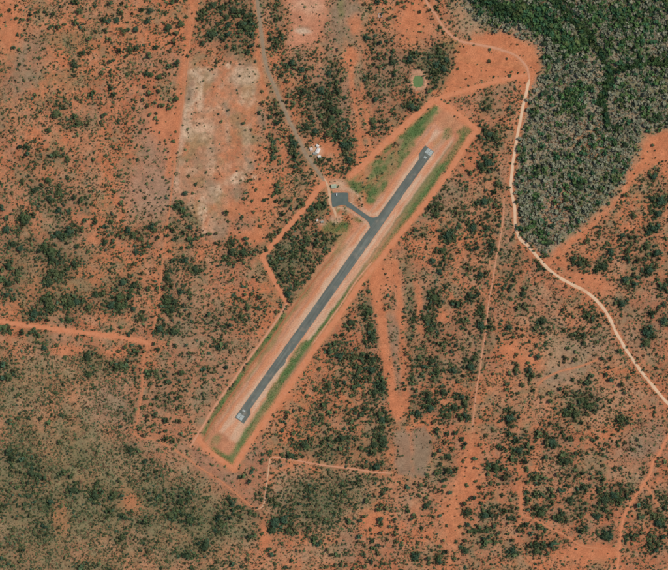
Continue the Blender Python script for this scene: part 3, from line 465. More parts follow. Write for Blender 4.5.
for k, (key, (pts, w, c, lab)) in enumerate(ROADS.items()):
    nm = {'grey': 'tarred_road', 'orange': 'dirt_road', 'pale': 'dirt_road'}.get(c, 'dirt_track')
    if key == 'apron_path': nm = 'footpath'
    tag(ribbon(nm, pts, w, RM[c], .16 + .012 * (k % 9), k + 1), lab, None, None, 'structure')

# ------------------------------------------------------------------ runway, taxiway, apron
asphalt = mixed('asphalt', T(102, 107, 99), T(116, 119, 109), .05, .9, c3=T(134, 128, 114), scale3=.06)
def wear(m):
    n, l = m.node_tree.nodes, m.node_tree.links; b = n['Principled BSDF']; src = b.inputs['Base Color'].links[0].from_socket
    tc = n.new('ShaderNodeTexCoord'); mp = n.new('ShaderNodeMapping'); mp.inputs['Rotation'].default_value = (0, 0, -math.atan2(-RW_U[1], RW_U[0])); mp2 = n.new('ShaderNodeMapping'); mp2.inputs['Scale'].default_value = (.012, .28, 1)
    t = n.new('ShaderNodeTexNoise'); t.inputs['Scale'].default_value = 1; t.inputs['Detail'].default_value = 5; l.new(tc.outputs['Object'], mp.inputs['Vector']); l.new(mp.outputs['Vector'], mp2.inputs['Vector']); l.new(mp2.outputs['Vector'], t.inputs['Vector'])
    mr = n.new('ShaderNodeMapRange'); mr.inputs['From Min'].default_value = .3; mr.inputs['From Max'].default_value = .7; mr.inputs['To Min'].default_value = .76; mr.inputs['To Max'].default_value = 1.2; l.new(t.outputs['Fac'], mr.inputs['Value'])
    mx = n.new('ShaderNodeMix'); mx.data_type = 'RGBA'; mx.blend_type = 'MULTIPLY'; mx.inputs['Factor'].default_value = 1; l.new(src, mx.inputs['A']); l.new(mr.outputs['Result'], mx.inputs['B']); l.new(mx.outputs['Result'], b.inputs['Base Color'])
wear(asphalt)
asphalt2 = mixed('apron_asphalt', T(92, 102, 96), T(104, 114, 106), .06, .9, c3=T(110, 112, 102), scale3=.12)
paint = mixed('worn_white_paint', T(178, 186, 178), T(204, 209, 202), .4, .8, c3=T(136, 142, 134), scale3=.5)
def edge_r(s):
    r = np.interp(s, [0, 12, 15, 60, 65, 70, 74, 77, 83, 88, 140, 230, 290, RW_L], [7.0, 6.8, 3.7, 3.7, 4.0, 5.4, 5.4, 3.9, 3.9, 4.6, 4.8, 4.6, 3.9, 3.8]); return r
def edge_l(s):
    return np.interp(s, [0, 60, 200, RW_L - 16, RW_L - 11, RW_L], [4.1, 4.3, 4.4, 4.1, 7.0, 7.2])
ss = np.arange(0, RW_L, .8)
jl = (fbm(ss, ss * 0, 5, 70, 3) - .5) * .5; jr = (fbm(ss, ss * 0 + 50, 5, 72, 3) - .5) * .6
rows = []
for f in (-1, -.5, 0, .5, 1):
    off = np.where(f < 0, edge_l(ss) * f + jl * (f == -1), edge_r(ss) * f + jr * (f == 1))
    q = RW_A + np.outer(ss, RW_U) + off[:, None] * RW_N
    X, Y = W(q[:, 0], q[:, 1]); rows.append(np.stack([X, Y, height(q[:, 0], q[:, 1]) + .30 + .03 * (1 - abs(f))], 1))
Vr = np.stack(rows, 1).reshape(-1, 3); I = np.arange(len(Vr)).reshape(-1, 5)
Fr = np.stack([I[:-1, :-1], I[:-1, 1:], I[1:, 1:], I[1:, :-1]], -1).reshape(-1, 4)
if np.cross(Vr[Fr[0][1]] - Vr[Fr[0][0]], Vr[Fr[0][3]] - Vr[Fr[0][0]])[2] < 0: Fr = Fr[:, ::-1]
runway = tag(new_obj('runway', tri_mesh('runway', Vr, Fr, smooth=True), None, asphalt), 'long straight grey asphalt runway lying diagonally across the picture', None, None, 'structure')

def flat_poly(name, pts, z, mat, parent=None, thick=0.0):
    me = bpy.data.meshes.new(name)
    P = [(*W(*p), z) for p in pts]
    a = sum(P[i][0] * P[(i + 1) % len(P)][1] - P[(i + 1) % len(P)][0] * P[i][1] for i in range(len(P)))
    if a < 0: P = P[::-1]
    n = len(P)
    if thick:
        V = P + [(x, y, z - thick) for x, y, z in P]
        F = [tuple(range(n))] + [((i + 1) % n, i, n + i, n + (i + 1) % n) for i in range(n)]
        me.from_pydata(V, [], F)
    else: me.from_pydata(P, [], [tuple(range(n))])
    me.update(); return new_obj(name, me, parent, mat)
def rw(s, o): q = RW_A + s * RW_U + o * RW_N; return (q[0], q[1])
def paint_rect(name, s0, s1, o0, o1):
    return flat_poly(name, [rw(s0, o0), rw(s1, o0), rw(s1, o1), rw(s0, o1)], .345, paint, runway)
for (sa, sb, base) in ((1.0, 6.4, -3.2), (RW_L - 6.6, RW_L - 1.2, -3.2)):      # threshold bars
    for i in range(6):
        o = base + i * 1.06 + (0.35 if i > 2 else 0)
        paint_rect('painted_bar', sa, sb, o, o + .78)
for s0, o0 in ((9.6, -.6), (RW_L - 11.4, .0)):                                 # painted end numbers, worn to blocks
    paint_rect('painted_mark', s0, s0 + 1.9, o0 - 1.25, o0 - .25); paint_rect('painted_mark', s0, s0 + 1.9, o0 + .2, o0 + 1.2)

TAXI = [(347.8, 201.2), (351.5, 203.6), (355, 206.4), (362.8, 212.0), (368, 215.6), (371, 217.2), (374, 217.4), (377.5, 216.2), (380.5, 216.0), (378.5, 224.5), (372.4, 230.2), (369.8, 227.2), (369.6, 224.6), (367.6, 221.0), (362, 216.7), (353, 210.4), (349.4, 208.2), (346.2, 206.4), (345.5, 203.5)]
def chaikin(P, n=2):
    P = np.array(P, float)
    for _ in range(n):
        Q = np.roll(P, -1, 0); P = np.stack([.75 * P + .25 * Q, .25 * P + .75 * Q], 1).reshape(-1, 2)
    return [tuple(p) for p in P]
TAXI = chaikin(TAXI)
taxi = tag(flat_poly('taxiway', TAXI, .24, asphalt2, None, .3), 'short grey asphalt taxiway linking the apron to the runway', None, None, 'structure')
APR = [(331.4, 193.0), (334.5, 192.5), (340, 192.6), (344, 192.4), (347.6, 192.6), (348.3, 193.6), (348.5, 197), (348.4, 202.0), (349.2, 203.6), (348.2, 205.4), (345.6, 204.9), (341.6, 204.9), (338.4, 205.8), (335.4, 206.8), (333.0, 207.2), (332.0, 206.4), (331.7, 203), (331.3, 198)]
APR = chaikin(APR, 2)
apron = tag(flat_poly('apron', APR, .28, asphalt2, None, .3), 'small rectangular grey asphalt aircraft apron at the end of the taxiway', None, None, 'structure')

# ------------------------------------------------------------------ pond with its earth bank
pts = []
for k in range(40):
    a = 2 * math.pi * k / 40; r = 1 / (abs(math.cos(a)) ** 3 + abs(math.sin(a)) ** 3) ** (1 / 3)
    j = 1 + .20 * (random.random() - .5)
    pts.append((418.2 + math.cos(a - .12) * 5.2 * r * j, 81.6 + math.sin(a - .12) * 6.0 * r * j))
hp = float(height(418, 81))
m_w = mixed('green_water', T(100, 124, 74), T(114, 138, 86), .12, .3, c3=T(104, 112, 68), scale3=.12)
tag(flat_poly('pond', pts, hp + .25, m_w), 'small rounded pond of bright green algae water with a sandy rim', None, None, 'structure')
P = np.array(pts); cpt = P.mean(0); rings = []
for f, z in ((.97, .1), (1.10, 1.0), (1.25, 1.5), (1.42, 1.2), (1.62, .02)):
    jj = 1 + (np.array([vnoise(np.array([k * .9]), np.array([f * 9.]), 2, 80)[0] for k in range(40)]) - .5) * .08 * (f > 1)
    q = cpt + (P - cpt) * (f * jj)[:, None]; X, Y = W(q[:, 0], q[:, 1]); rings.append(np.stack([X, Y, height(q[:, 0], q[:, 1]) * 0 + hp + z], 1))
V = np.vstack(rings); F = [(r * 40 + k, r * 40 + (k + 1) % 40, (r + 1) * 40 + (k + 1) % 40, (r + 1) * 40 + k) for r in range(4) for k in range(40)]
bank = new_obj('embankment', tri_mesh('embankment', V, np.array(F)[:, ::-1] if False else np.array(F), smooth=True), None, mixed('bank_soil', T(182, 136, 102), T(204, 154, 120), .2, c3=T(140, 112, 80), scale3=.25, bump=.3))
tag(bank, 'raised sandy earth bank ringing the green pond', None, None, 'structure')

# ------------------------------------------------------------------ buildings and the parked vehicle
def box_v(x0, x1, y0, y1, z0, z1):
    return [(x0, y0, z0), (x1, y0, z0), (x1, y1, z0), (x0, y1, z0), (x0, y0, z1), (x1, y0, z1), (x1, y1, z1), (x0, y1, z1)], [(3, 2, 1, 0), (4, 5, 6, 7), (0, 1, 5, 4), (1, 2, 6, 5), (2, 3, 7, 6), (3, 0, 4, 7)]
def boxes(name, bs, mat, parent):
    V, F = [], []
    for b in bs:
        v, f = box_v(*b); k = len(V); V += v; F += [tuple(i + k for i in q) for q in f]
    me = bpy.data.meshes.new(name); me.from_pydata(V, [], F); me.update(); return new_obj(name, me, parent, mat)
m_white = mixed('white_roof_sheet', T(226, 218, 206), T(238, 232, 222), .5, .6, c3=T(204, 190, 172), scale3=.6)
m_pink = mixed('pinkish_roof_sheet', T(224, 200, 182), T(232, 212, 196), .5, .6, c3=T(206, 178, 156), scale3=.6)
m_grey = mixed('grey_roof_sheet', T(150, 152, 138), T(172, 172, 158), .5, .6, c3=T(132, 130, 116), scale3=.6)
m_green = mixed('pale_green_roof', T(166, 176, 146), T(184, 192, 164), .4, .6, c3=T(150, 156, 130), scale3=.6)
m_wall = mixed('lime_wall', T(206, 190, 168), T(220, 206, 186), .6, .9)
m_door = mixed('door_wood', T(92, 70, 52), T(108, 84, 62), 2, .8)
m_glass = mixed('dark_glass', T(40, 48, 52), T(52, 60, 64), 1, .2)
def gable(name, w, d, h, pitch, mat, parent, over_=.4, ribs=True):
    """corrugated gable roof as one closed sheet: ridge along x"""
    n = max(8, int(w / .45)); xs_ = np.linspace(-w / 2 - over_, w / 2 + over_, n + 1); V, F = [], []
    prof = [(-d / 2 - over_, h - .1), (0, h + pitch), (d / 2 + over_, h - .1)]
    for i, x in enumerate(xs_):
        dz = .06 if (i % 2 and ribs) else 0
        for (y, z) in prof: V.append((x, y, z + dz))
        for (y, z) in prof: V.append((x, y, z - .12))
    for i in range(n):
        a, b = i * 6, (i + 1) * 6
        F += [(a, b, b + 1, a + 1), (a + 1, b + 1, b + 2, a + 2), (a + 4, b + 4, b + 3, a + 3), (a + 5, b + 5, b + 4, a + 4), (a + 3, b + 3, b, a), (a + 2, b + 2, b + 5, a + 5)]
    for a, fl in ((0, 1), (n * 6, 0)):
        q = [(a, a + 1, a + 4, a + 3), (a + 1, a + 2, a + 5, a + 4)]; F += [t if fl else t[::-1] for t in q]
    me = bpy.data.meshes.new(name); me.from_pydata(V, [], F); me.update(); return new_obj(name, me, parent, mat)
def shed(name, px, py, w, d, rz, roof, label, cat='shed', h=2.8, group=None, veranda=False):
    x, y = W(px, py); r = empty(name, x, y, float(height(px, py)), math.radians(rz)); tag(r, label, cat, group)
    V, F = box_v(-w / 2, w / 2, -d / 2, d / 2, -.3, h - .25)
    k = len(V); V += [(-w / 2, 0, h + d * .16 - .2), (w / 2, 0, h + d * .16 - .2)]
    F = F[:1] + F[2:] + [(5, 4, k, k + 1), (7, 6, k + 1, k), (4, 7, k), (6, 5, k + 1)]
    me = bpy.data.meshes.new('wall'); me.from_pydata(V, [], F); me.update(); new_obj('wall', me, r, m_wall)
    gable('roof', w, d, h, d * .18, roof, r)
    boxes('door', [(-.5, .5, -d / 2 - .06, -d / 2 + .02, 0, 2.05)], m_door, r)
    for sx in (-1, 1):
        f = boxes('window', [(sx * w * .3 - .5, sx * w * .3 + .5, -d / 2 - .05, -d / 2 + .02, .95, 2.0)], m_wall, r)
        boxes('pane', [(sx * w * .3 - .42, sx * w * .3 + .42, -d / 2 - .075, -d / 2 - .045, 1.03, 1.92)], m_glass, f)
    if veranda:
        boxes('veranda_roof', [(-w / 2, w / 2, -d / 2 - 2.6, -d / 2 - .45, h - .45, h - .33)], roof, r)
        for i in range(4): xx = -w / 2 + .3 + i * (w - .6) / 3; boxes('post', [(xx - .07, xx + .07, -d / 2 - 2.5, -d / 2 - 2.36, -.2, h - .45)], m_wall, r)
    return r
shed('shed', 311.3, 149.0, 7.0, 6.5, 12, m_pink, 'pinkish white sheet roofed shed, nearest the tarred road among the cluster')
shed('shed', 317.6, 145.8, 6.5, 5.0, -25, m_white, 'small white roofed shed at the top of the cluster beside the tarred road')
shed('shed', 317.9, 150.6, 13.0, 8.5, 62, m_white, 'largest white roofed shed in the middle of the cluster beside the tarred road')
shed('shed', 315.0, 153.6, 9.0, 5.0, -12, m_grey, 'dull grey roofed shed at lower left of the white cluster')
shed('shed', 319.4, 156.6, 7.0, 6.0, 20, m_white, 'white roofed shed standing apart at the bottom of the cluster')
shed('terminal_building', 333.8, 185.9, 12.5, 7.5, 4, m_green, 'pale green roofed terminal building just above the asphalt apron', 'building', 3.2, None, True)
shed('hut', 317.2, 220.2, 3.6, 3.2, 30, m_white, 'tiny white roofed hut in the clearing left of the bright grass patch', 'hut', 2.4)
shed('hut', 322.2, 221.8, 6.5, 4.2, 10, m_grey, 'grey roofed hut in the clearing left of the bright grass patch', 'hut', 2.5)
# roofless enclosure near the top
x, y = W(380.2, 15.3); e = empty('roofless_house', x, y, float(height(380.2, 15.3)), math.radians(8))
tag(e, 'small square roofless house of pale walls near the top edge', 'ruin')
for bx_ in ((-4.6, 4.6, 3.9, 4.6, -.3, 2.6), (-4.6, -3.9, -4.6, 3.897, -.3, 2.3), (3.9, 4.6, -4.6, 3.897, -.3, 2.6), (-3.897, -.8, -4.6, -3.9, -.3, 2.2), (1.2, 3.897, -4.6, -3.9, -.3, 2.5)):
    boxes('wall', [bx_], m_white, e)
boxes('inner_wall', [(-3.89, -.2, -.3, .1, -.3, 2.0)], m_wall, e)
# white van on the apron
x, y = W(336.6, 194.4); v = empty('parked_van', x, y, .285, math.radians(86)); tag(v, 'small white vehicle parked at the upper edge of the asphalt apron', 'van')
m_van = mixed('white_van_paint', T(232, 234, 234), T(240, 241, 241), .5, .35); m_tyre = mixed('tyre_rubber', T(36, 36, 36), T(46, 46, 46), 3, .9)
prof = [(-2.9, .35), (-2.9, 2.25), (-2.75, 2.4), (1.35, 2.4), (2.15, 1.45), (2.95, 1.2), (3.05, .95), (3.05, .35)]
V = [(px_, s * (1.05 if z < 1.5 else .96), z) for s in (-1, 1) for px_, z in prof]; n = len(prof)
F = [tuple(range(n))[::1], tuple(range(2 * n - 1, n - 1, -1))] + [(i, n + i, n + (i + 1) % n, (i + 1) % n) for i in range(n)]
me = bpy.data.meshes.new('body'); me.from_pydata(V, [], F); me.update(); new_obj('body', me, v, m_van)
me = bpy.data.meshes.new('windscreen'); me.from_pydata([(1.45, -.85, 2.31), (1.45, .85, 2.31), (2.14, .9, 1.5), (2.14, -.9, 1.5)], [], [(0, 3, 2, 1)]); me.update()
w_ = new_obj('windscreen', me, v, m_glass); w_.location = (.03, 0, .03)
for s in (-1, 1): boxes('side_window', [(.2, 1.2, s * 1.0 - .06, s * 1.0 + .06, 1.5, 2.1)], m_glass, v)
def wheel_mesh():
    V, F = [], []
    for i in range(14):
        a = 2 * math.pi * i / 14
        for yy, rr in ((-.12, .30), (-.12, .36), (.12, .36), (.12, .30)): V.append((rr * math.cos(a), yy, rr * math.sin(a)))
    for i in range(14):
        a, b = i * 4, ((i + 1) % 14) * 4
        F += [(a + k, b + k, b + k + 1, a + k + 1) for k in range(3)]
    F += [tuple(i * 4 for i in range(14)), tuple(i * 4 + 3 for i in range(13, -1, -1))]
    me = bpy.data.meshes.new('wheel'); me.from_pydata(V, [], F); me.update(); me.materials.append(m_tyre); return me
wm = wheel_mesh()
for sx in (-1.9, 2.0):
    for sy in (-.95, .95): o = new_obj('wheel', wm, v); o.location = (sx, sy, .36)
for s in (-1, 1): boxes('headlight', [(3.03, 3.08, s * .75 - .15, s * .75 + .15, .75, .92)], m_white, v)

# ------------------------------------------------------------------ traced trees: tile origin, then (x, y, radius) in that tile at 6.68x
TR = {
(0, 0): [(65,70,15),(108,38,13),(10,100,13),(203,98,14),(200,128,16),(155,135,13),(257,78,14),(358,95,18),(305,80,12),(335,185,14),(397,178,18),(435,165,12),(508,150,20),(530,75,26),(540,180,14),(565,195,14),(118,232,15),(178,262,12),(265,388,17),(130,328,14),(500,430,30),(487,465,14),(502,505,14),(458,285,14),(132,430,15),(15,468,15),(600,260,20),(635,40,18),(640,210,16),(510,10,25),(560,350,22),(605,350,17),(85,318,12)],
(100, 0): [(70,20,20),(150,22,14),(180,42,14),(135,72,18),(335,70,24),(280,65,17),(115,135,22),(30,130,24),(35,205,18),(62,262,17),(65,140,20),(160,210,22),(190,200,18),(240,197,24),(325,142,26),(215,90,14),(440,85,18),(455,185,28),(540,165,28),(575,110,14),(515,220,18),(480,12,18),(520,5,15),(132,340,18),(205,335,26),(245,325,22),(180,375,16),(370,318,20),(335,367,20),(465,342,14),(410,408,16),(520,425,20),(460,445,17),(185,498,17),(315,490,22),(345,500,22),(398,515,24),(435,490,14),(585,373,14),(500,500,13),(75,475,14),(12,485,16),(495,275,20),(70,410,18),(95,400,14)],
(200, 0): [(85,30,26),(15,110,24),(220,70,24),(295,75,20),(180,115,22),(235,110,16),(275,155,24),(335,135,18),(310,190,26),(80,228,28),(190,165,22),(190,230,24),(155,270,16),(180,315,14),(20,290,22),(235,320,13),(345,310,18),(325,355,16),(110,410,18),(265,210,20),(475,265,16),(510,130,20),(520,290,18),(502,438,14),(545,502,15),(580,545,15),(615,420,24),(590,445,16)],
(300, 0): [(465,50,18),(515,10,20),(575,15,14),(600,120,20),(635,110,14),(535,285,20),(445,250,22),(625,340,16),(490,390,16),(180,155,10),(650,20,14),(620,415,24),(195,490,22),(15,465,22)],
(400, 0): [(30,42,11),(128,80,14),(335,148,10),(65,395,28),(110,355,18),(265,345,24),(245,430,28),(310,400,22),(290,460,24),(230,490,20),(130,450,14),(290,215,14),(385,460,12),(600,330,9)],
(500, 0): [(280,190,20),(295,290,24),(355,315,15),(440,360,22),(385,410,24),(315,520,20),(540,435,26),(375,510,20)],
(0, 85): [(218,92,12),(240,70,12),(510,85,17),(625,45,18),(615,70,15),(398,45,14),(375,195,36),(530,255,30),(500,210,20),(135,415,19),(178,415,19),(188,457,20),(375,460,26),(345,470,18),(625,498,18),(175,210,13),(435,150,16),(455,498,22),(590,260,16),(330,300,22),(405,258,12)],
(100, 85): [(70,20,20),(90,65,20),(300,12,16),(330,55,20),(395,45,16),(10,122,17),(30,205,20),(415,140,20),(470,95,15),(512,92,24),(465,150,18),(338,198,15),(372,225,16),(378,188,11),(320,135,16),(365,120,13),(290,100,14),(268,315,14),(490,375,18),(505,310,11),(438,370,9),(40,472,16),(90,412,18),(252,498,15),(15,262,14),(125,240,18)],
(200, 85): [(418,120,16),(412,45,13),(455,85,14),(472,215,16),(520,190,20),(515,255,20),(432,292,11),(455,345,16),(490,375,14),(495,430,20),(497,490,20),(535,470,12),(615,350,18),(635,390,24),(600,435,14),(640,475,20),(290,255,14),(345,300,11),(305,300,9),(630,118,13),(625,187,11),(610,540,12),(345,515,9)],
(300, 85): [(145,135,14),(220,160,28),(245,175,24),(205,250,26),(210,230,22),(45,285,22),(105,310,24),(190,325,30),(260,345,24),(295,400,30),(320,420,24),(330,500,24),(195,500,18),(490,245,28),(545,240,16),(250,35,28),(30,40,26),(140,30,30),(505,95,22),(615,170,16),(70,215,18),(130,215,18),(20,190,14)],
(400, 85): [(80,150,26),(115,155,20),(70,130,20),(140,130,12),(595,330,24),(575,150,20),(640,340,26),(475,488,12),(540,540,24),(590,520,26),(470,440,9),(560,560,20),(200,45,20),(230,20,18)],
(500, 85): [(240,155,20),(215,205,18),(150,470,26),(255,545,20),(300,50,24),(55,290,14),(85,190,16)],
(568, 85): [(380,230,20),(385,400,24),(330,500,22),(550,230,18),(605,220,22),(160,200,24),(385,545,18)],
(0, 170): [(155,75,22),(240,135,24),(340,195,26),(395,150,24),(330,70,26),(500,180,22),(545,200,24),(20,250,22),(160,315,36),(180,345,24),(230,290,20),(455,55,16),(465,410,34),(440,430,24),(385,425,22),(45,320,20),(45,395,28),(85,490,22),(135,525,24),(555,395,20),(570,335,20),(640,345,18),(395,270,24),(300,505,24),(345,545,34),(520,510,22),(590,545,18),(80,155,16),(280,100,14)],
(100, 170): [(145,215,20),(160,275,16),(125,40,16),(420,48,12),(590,42,14),(640,95,16),(570,155,22),(620,155,13),(555,220,14),(520,240,24),(550,275,20),(40,105,13),(38,375,20),(85,292,12),(145,340,14),(75,345,18),(190,400,26),(225,430,24),(345,380,24),(370,405,20),(388,447,15),(605,380,22),(40,480,22),(90,475,18),(270,460,22),(300,510,18),(245,545,22),(150,445,18),(460,380,16),(455,435,16),(515,450,18),(545,522,15),(605,455,20),(460,538,15),(400,345,11),(490,400,16),(560,415,18)],
(200, 170): [(375,132,14),(515,95,18),(515,140,18),(430,200,18),(515,205,16),(605,205,18),(660,245,20),(180,285,20),(190,345,14),(280,315,18),(357,280,15),(400,375,15),(475,437,20),(310,460,20),(312,490,16),(555,290,20),(65,430,16),(110,425,16),(220,480,22),(215,545,24),(290,555,26),(440,530,18),(15,440,14),(105,490,12),(345,208,12)],
(300, 170): [(200,25,13),(253,110,10),(160,155,10),(120,240,26),(165,230,22),(20,230,22),(85,20,16),(50,460,28),(110,490,20),(25,520,20)],
(400, 170): [(330,265,13),(250,230,22),(200,245,18),(245,300,24),(395,378,18),(320,440,34),(330,470,24),(350,405,14),(290,540,26),(490,390,26),(560,215,28),(520,215,18),(600,205,18),(580,385,22),(395,290,20),(640,240,20),(590,310,22),(610,500,26),(475,20,18),(600,12,16),(650,90,24),(510,520,20),(545,10,14),(460,325,12),(630,150,18)],
(500, 170): [(240,20,24),(50,115,12),(530,115,28),(440,200,22),(345,375,20),(325,480,26),(215,510,15),(415,468,16),(70,540,14),(585,475,20),(480,340,11),(525,340,11),(185,465,12),(110,380,12),(220,265,18),(75,465,14)],
(568, 170): [(385,165,20),(495,70,16),(570,45,26),(350,220,11),(222,272,10),(440,305,22),(620,200,36),(600,295,26),(560,390,28),(535,420,22),(600,380,20),(75,115,26),(360,440,24),(400,540,26),(130,480,20),(285,545,28),(530,510,26),(480,125,12),(350,140,10),(455,475,12),(590,555,28),(250,60,18)],
(0, 255): [(60,70,26),(120,115,22),(380,130,34),(330,180,28),(60,190,26),(50,265,22),(320,310,34),(340,340,26),(235,390,30),(470,320,34),(510,310,24),(590,350,24),(640,260,22),(15,160,22),(20,490,24),(205,515,16),(260,540,16),(460,430,26),(405,540,14),(520,545,12),(145,340,16),(145,515,20),(500,60,26),(350,15,30)],
(100, 255): [(65,100,16),(230,60,18),(285,120,16),(155,185,28),(210,140,16),(230,200,22),(205,240,24),(325,225,18),(385,225,16),(435,220,20),(20,255,22),(130,290,30),(80,330,30),(130,340,28),(200,280,24),(225,360,22),(285,420,22),(250,435,16),(400,495,26),(405,425,16),(450,310,30),(500,310,26),(485,370,24),(470,405,18),(455,150,26),(490,35,18),(575,35,24),(640,95,24),(605,285,15),(545,245,22),(75,497,14),(138,485,14),(195,530,16),(490,510,24),(225,500,15),(350,410,11)],
(200, 255): [(285,208,12),(300,265,16),(350,265,16),(395,285,18),(245,290,15),(225,270,12),(155,325,14),(205,360,14),(320,350,26),(55,400,18),(60,330,12),(348,498,18),(280,410,22),(125,460,11),(200,470,18),(500,50,24),(10,105,18),(510,380,18),(545,20,16),(590,260,26),(100,415,11),(540,130,20),(650,190,24)],
(300, 255): [(340,450,22),(455,240,16),(455,380,22),(475,470,24),(290,530,16),(240,540,14),(420,340,18),(600,345,11),(565,360,13),(480,540,26),(510,405,10),(300,475,13)],
(400, 255): [(230,290,28),(195,350,20),(180,420,26),(205,500,24),(470,270,24),(385,340,20),(415,325,18),(465,95,20),(545,345,22),(540,470,26),(600,480,18),(215,40,26),(265,110,22),(305,210,18),(535,130,22),(420,440,22),(370,160,16),(440,130,14)],
(500, 255): [(145,110,16),(275,12,13),(390,18,13),(265,95,16),(70,220,16),(155,225,16),(155,258,22),(75,295,14),(165,335,18),(115,355,18),(490,22,22),(530,55,26),(560,118,12),(635,110,18),(100,165,16),(395,92,12),(490,408,12),(535,350,12),(285,520,18),(290,440,26),(315,340,12),(430,430,13),(595,400,18),(560,490,14),(510,540,13),(550,540,18),(475,530,16),(240,485,16),(150,540,16),(640,490,13),(620,440,16),(55,480,24),(420,365,14),(265,260,12)],
(568, 255): [(240,75,28),(375,165,24),(395,190,18),(460,145,18),(440,195,20),(540,100,28),(365,325,26),(355,400,15),(395,300,14),(233,398,14),(395,15,26),(470,30,20),(640,210,24),(640,330,22),(640,440,28),(610,350,16),(555,390,20),(530,520,34),(185,110,16),(445,90,14),(170,340,13),(185,493,12),(405,230,14)],
(0, 340): [(300,50,22),(380,35,16),(435,115,18),(305,128,12),(250,10,15),(335,220,12),(248,240,10),(338,252,10),(20,160,22),(60,245,28),(550,290,12),(630,320,14),(375,350,18),(215,130,16),(125,365,18),(20,250,20),(590,110,30),(600,230,26),(345,410,12),(330,545,20),(280,520,16),(195,520,18),(125,525,14),(70,545,20),(405,500,18)],
(100, 340): [(125,75,18),(170,45,18),(245,70,20),(210,85,16),(140,170,28),(110,180,20),(170,170,20),(320,215,20),(345,210,14),(320,157,12),(35,195,13),(335,295,18),(500,35,14),(455,28,14),(580,35,12),(598,85,15),(385,65,16),(435,238,13),(480,350,13),(520,385,16),(630,380,16),(525,448,15),(440,535,20),(605,545,13),(375,500,18),(115,245,12),(545,215,24),(450,280,20),(530,540,20),(325,510,18),(280,450,16),(360,25,14)],
(200, 340): [(145,35,20),(205,80,17),(35,280,14),(120,172,11),(175,185,14),(145,250,11),(15,90,12),(25,195,18),(95,262,10),(125,300,10),(65,190,11),(60,90,12),(590,480,16),(580,510,16),(625,475,11),(560,545,12),(190,265,9),(10,20,14)],
(300, 340): [(195,75,20),(265,105,30),(360,115,24),(230,20,14),(400,200,18),(380,240,24),(480,200,28),(460,110,20),(490,130,22),(550,300,30),(355,310,18),(190,295,24),(40,300,12),(80,285,10),(30,345,10),(100,335,12),(50,375,14),(90,385,11),(125,195,16),(195,485,18),(240,480,14),(435,455,22),(410,490,18),(530,490,22),(10,460,16),(345,550,20),(545,530,22),(300,280,20),(500,350,24),(155,430,20),(160,350,12),(435,10,18)],
(400, 340): [(160,172,20),(150,235,20),(80,250,16),(125,120,16),(215,140,26),(250,205,24),(225,260,20),(355,200,26),(470,180,26),(500,120,22),(385,280,16),(295,345,24),(415,380,22),(435,420,24),(365,450,26),(420,60,16),(270,20,20),(190,385,28),(200,460,28),(120,485,22),(310,500,22),(435,500,22),(540,515,15),(230,545,18),(100,375,18),(235,425,20),(410,525,18),(650,430,13)],
(500, 340): [(243,38,17),(207,95,15),(252,112,24),(185,150,15),(105,95,17),(430,120,20),(500,130,20),(195,195,26),(220,235,22),(265,235,15),(110,165,16),(105,200,22),(60,220,18),(48,290,18),(148,298,22),(118,355,14),(222,335,14),(280,380,18),(335,405,20),(335,350,18),(485,262,18),(612,240,18),(575,285,20),(540,275,14),(380,238,13),(400,325,16),(440,350,18),(545,400,24),(590,445,30),(510,490,30),(440,495,24),(70,520,34),(560,20,22),(635,18,16),(635,100,14),(505,80,12),(450,55,14),(45,330,16),(580,352,13),(545,555,16),(480,440,22),(395,165,12),(340,95,12),(370,455,14)],
(568, 340): [(230,122,17),(283,125,15),(270,185,16),(258,235,18),(282,265,20),(360,295,20),(440,207,15),(590,190,15),(500,200,11),(230,325,14),(345,75,20),(270,530,14),(345,540,22),(395,520,17),(380,352,13),(525,20,28),(595,95,13),(320,345,10),(465,125,12),(410,245,12)],
(0, 425): [(60,180,22),(215,320,28),(70,220,20),(150,230,20),(400,110,20),(270,120,18),(500,430,24),(640,470,30),(340,510,24),(430,320,18),(480,340,18),(480,150,14),(520,270,16),(300,350,20)],
(100, 425): [(270,20,18),(210,165,24),(265,175,14),(485,105,18),(440,85,22),(540,62,15),(570,75,11),(528,100,10),(490,155,12),(352,35,12),(405,48,12),(385,165,14),(350,230,12),(290,65,14),(130,370,16),(200,375,12),(100,460,26),(150,475,14),(15,440,20),(90,490,14),(310,240,20),(140,10,12),(185,20,10),(440,40,14)],
(200, 425): [(470,180,18),(418,235,13),(418,198,11),(625,50,20),(550,35,15),(545,100,14),(532,128,10),(600,92,12),(630,148,12),(600,205,24),(545,195,14),(345,315,16),(290,340,20),(270,350,16),(500,545,16),(120,550,14),(360,295,11),(330,375,18),(220,520,26)],
(300, 425): [(285,85,30),(250,95,20),(550,90,32),(500,130,24),(560,130,24),(490,180,22),(405,150,16),(270,160,20),(30,130,24),(580,425,16),(445,510,18),(370,550,16),(510,280,24),(440,280,18),(200,90,24),(150,110,18),(545,455,16),(425,65,12),(215,30,14),(320,80,16),(350,25,20)],
(400, 425): [(245,30,20),(318,60,17),(370,55,20),(435,125,22),(425,155,16),(318,205,24),(265,170,16),(228,195,18),(345,160,18),(422,240,16),(205,115,13),(305,110,18),(270,262,18),(245,325,18),(315,305,22),(375,290,16),(285,370,16),(297,408,16),(332,448,18),(100,392,13),(140,400,18),(175,403,14),(48,412,20),(175,485,16),(180,535,24),(505,377,13),(445,403,16),(535,412,20),(605,388,18),(495,480,22),(430,525,22),(540,520,18),(575,70,18),(535,130,16),(640,280,30),(590,325,16),(615,455,18),(500,225,20),(415,90,18),(125,470,14),(560,180,14),(320,543,11),(260,430,10),(620,35,18),(655,140,14)],
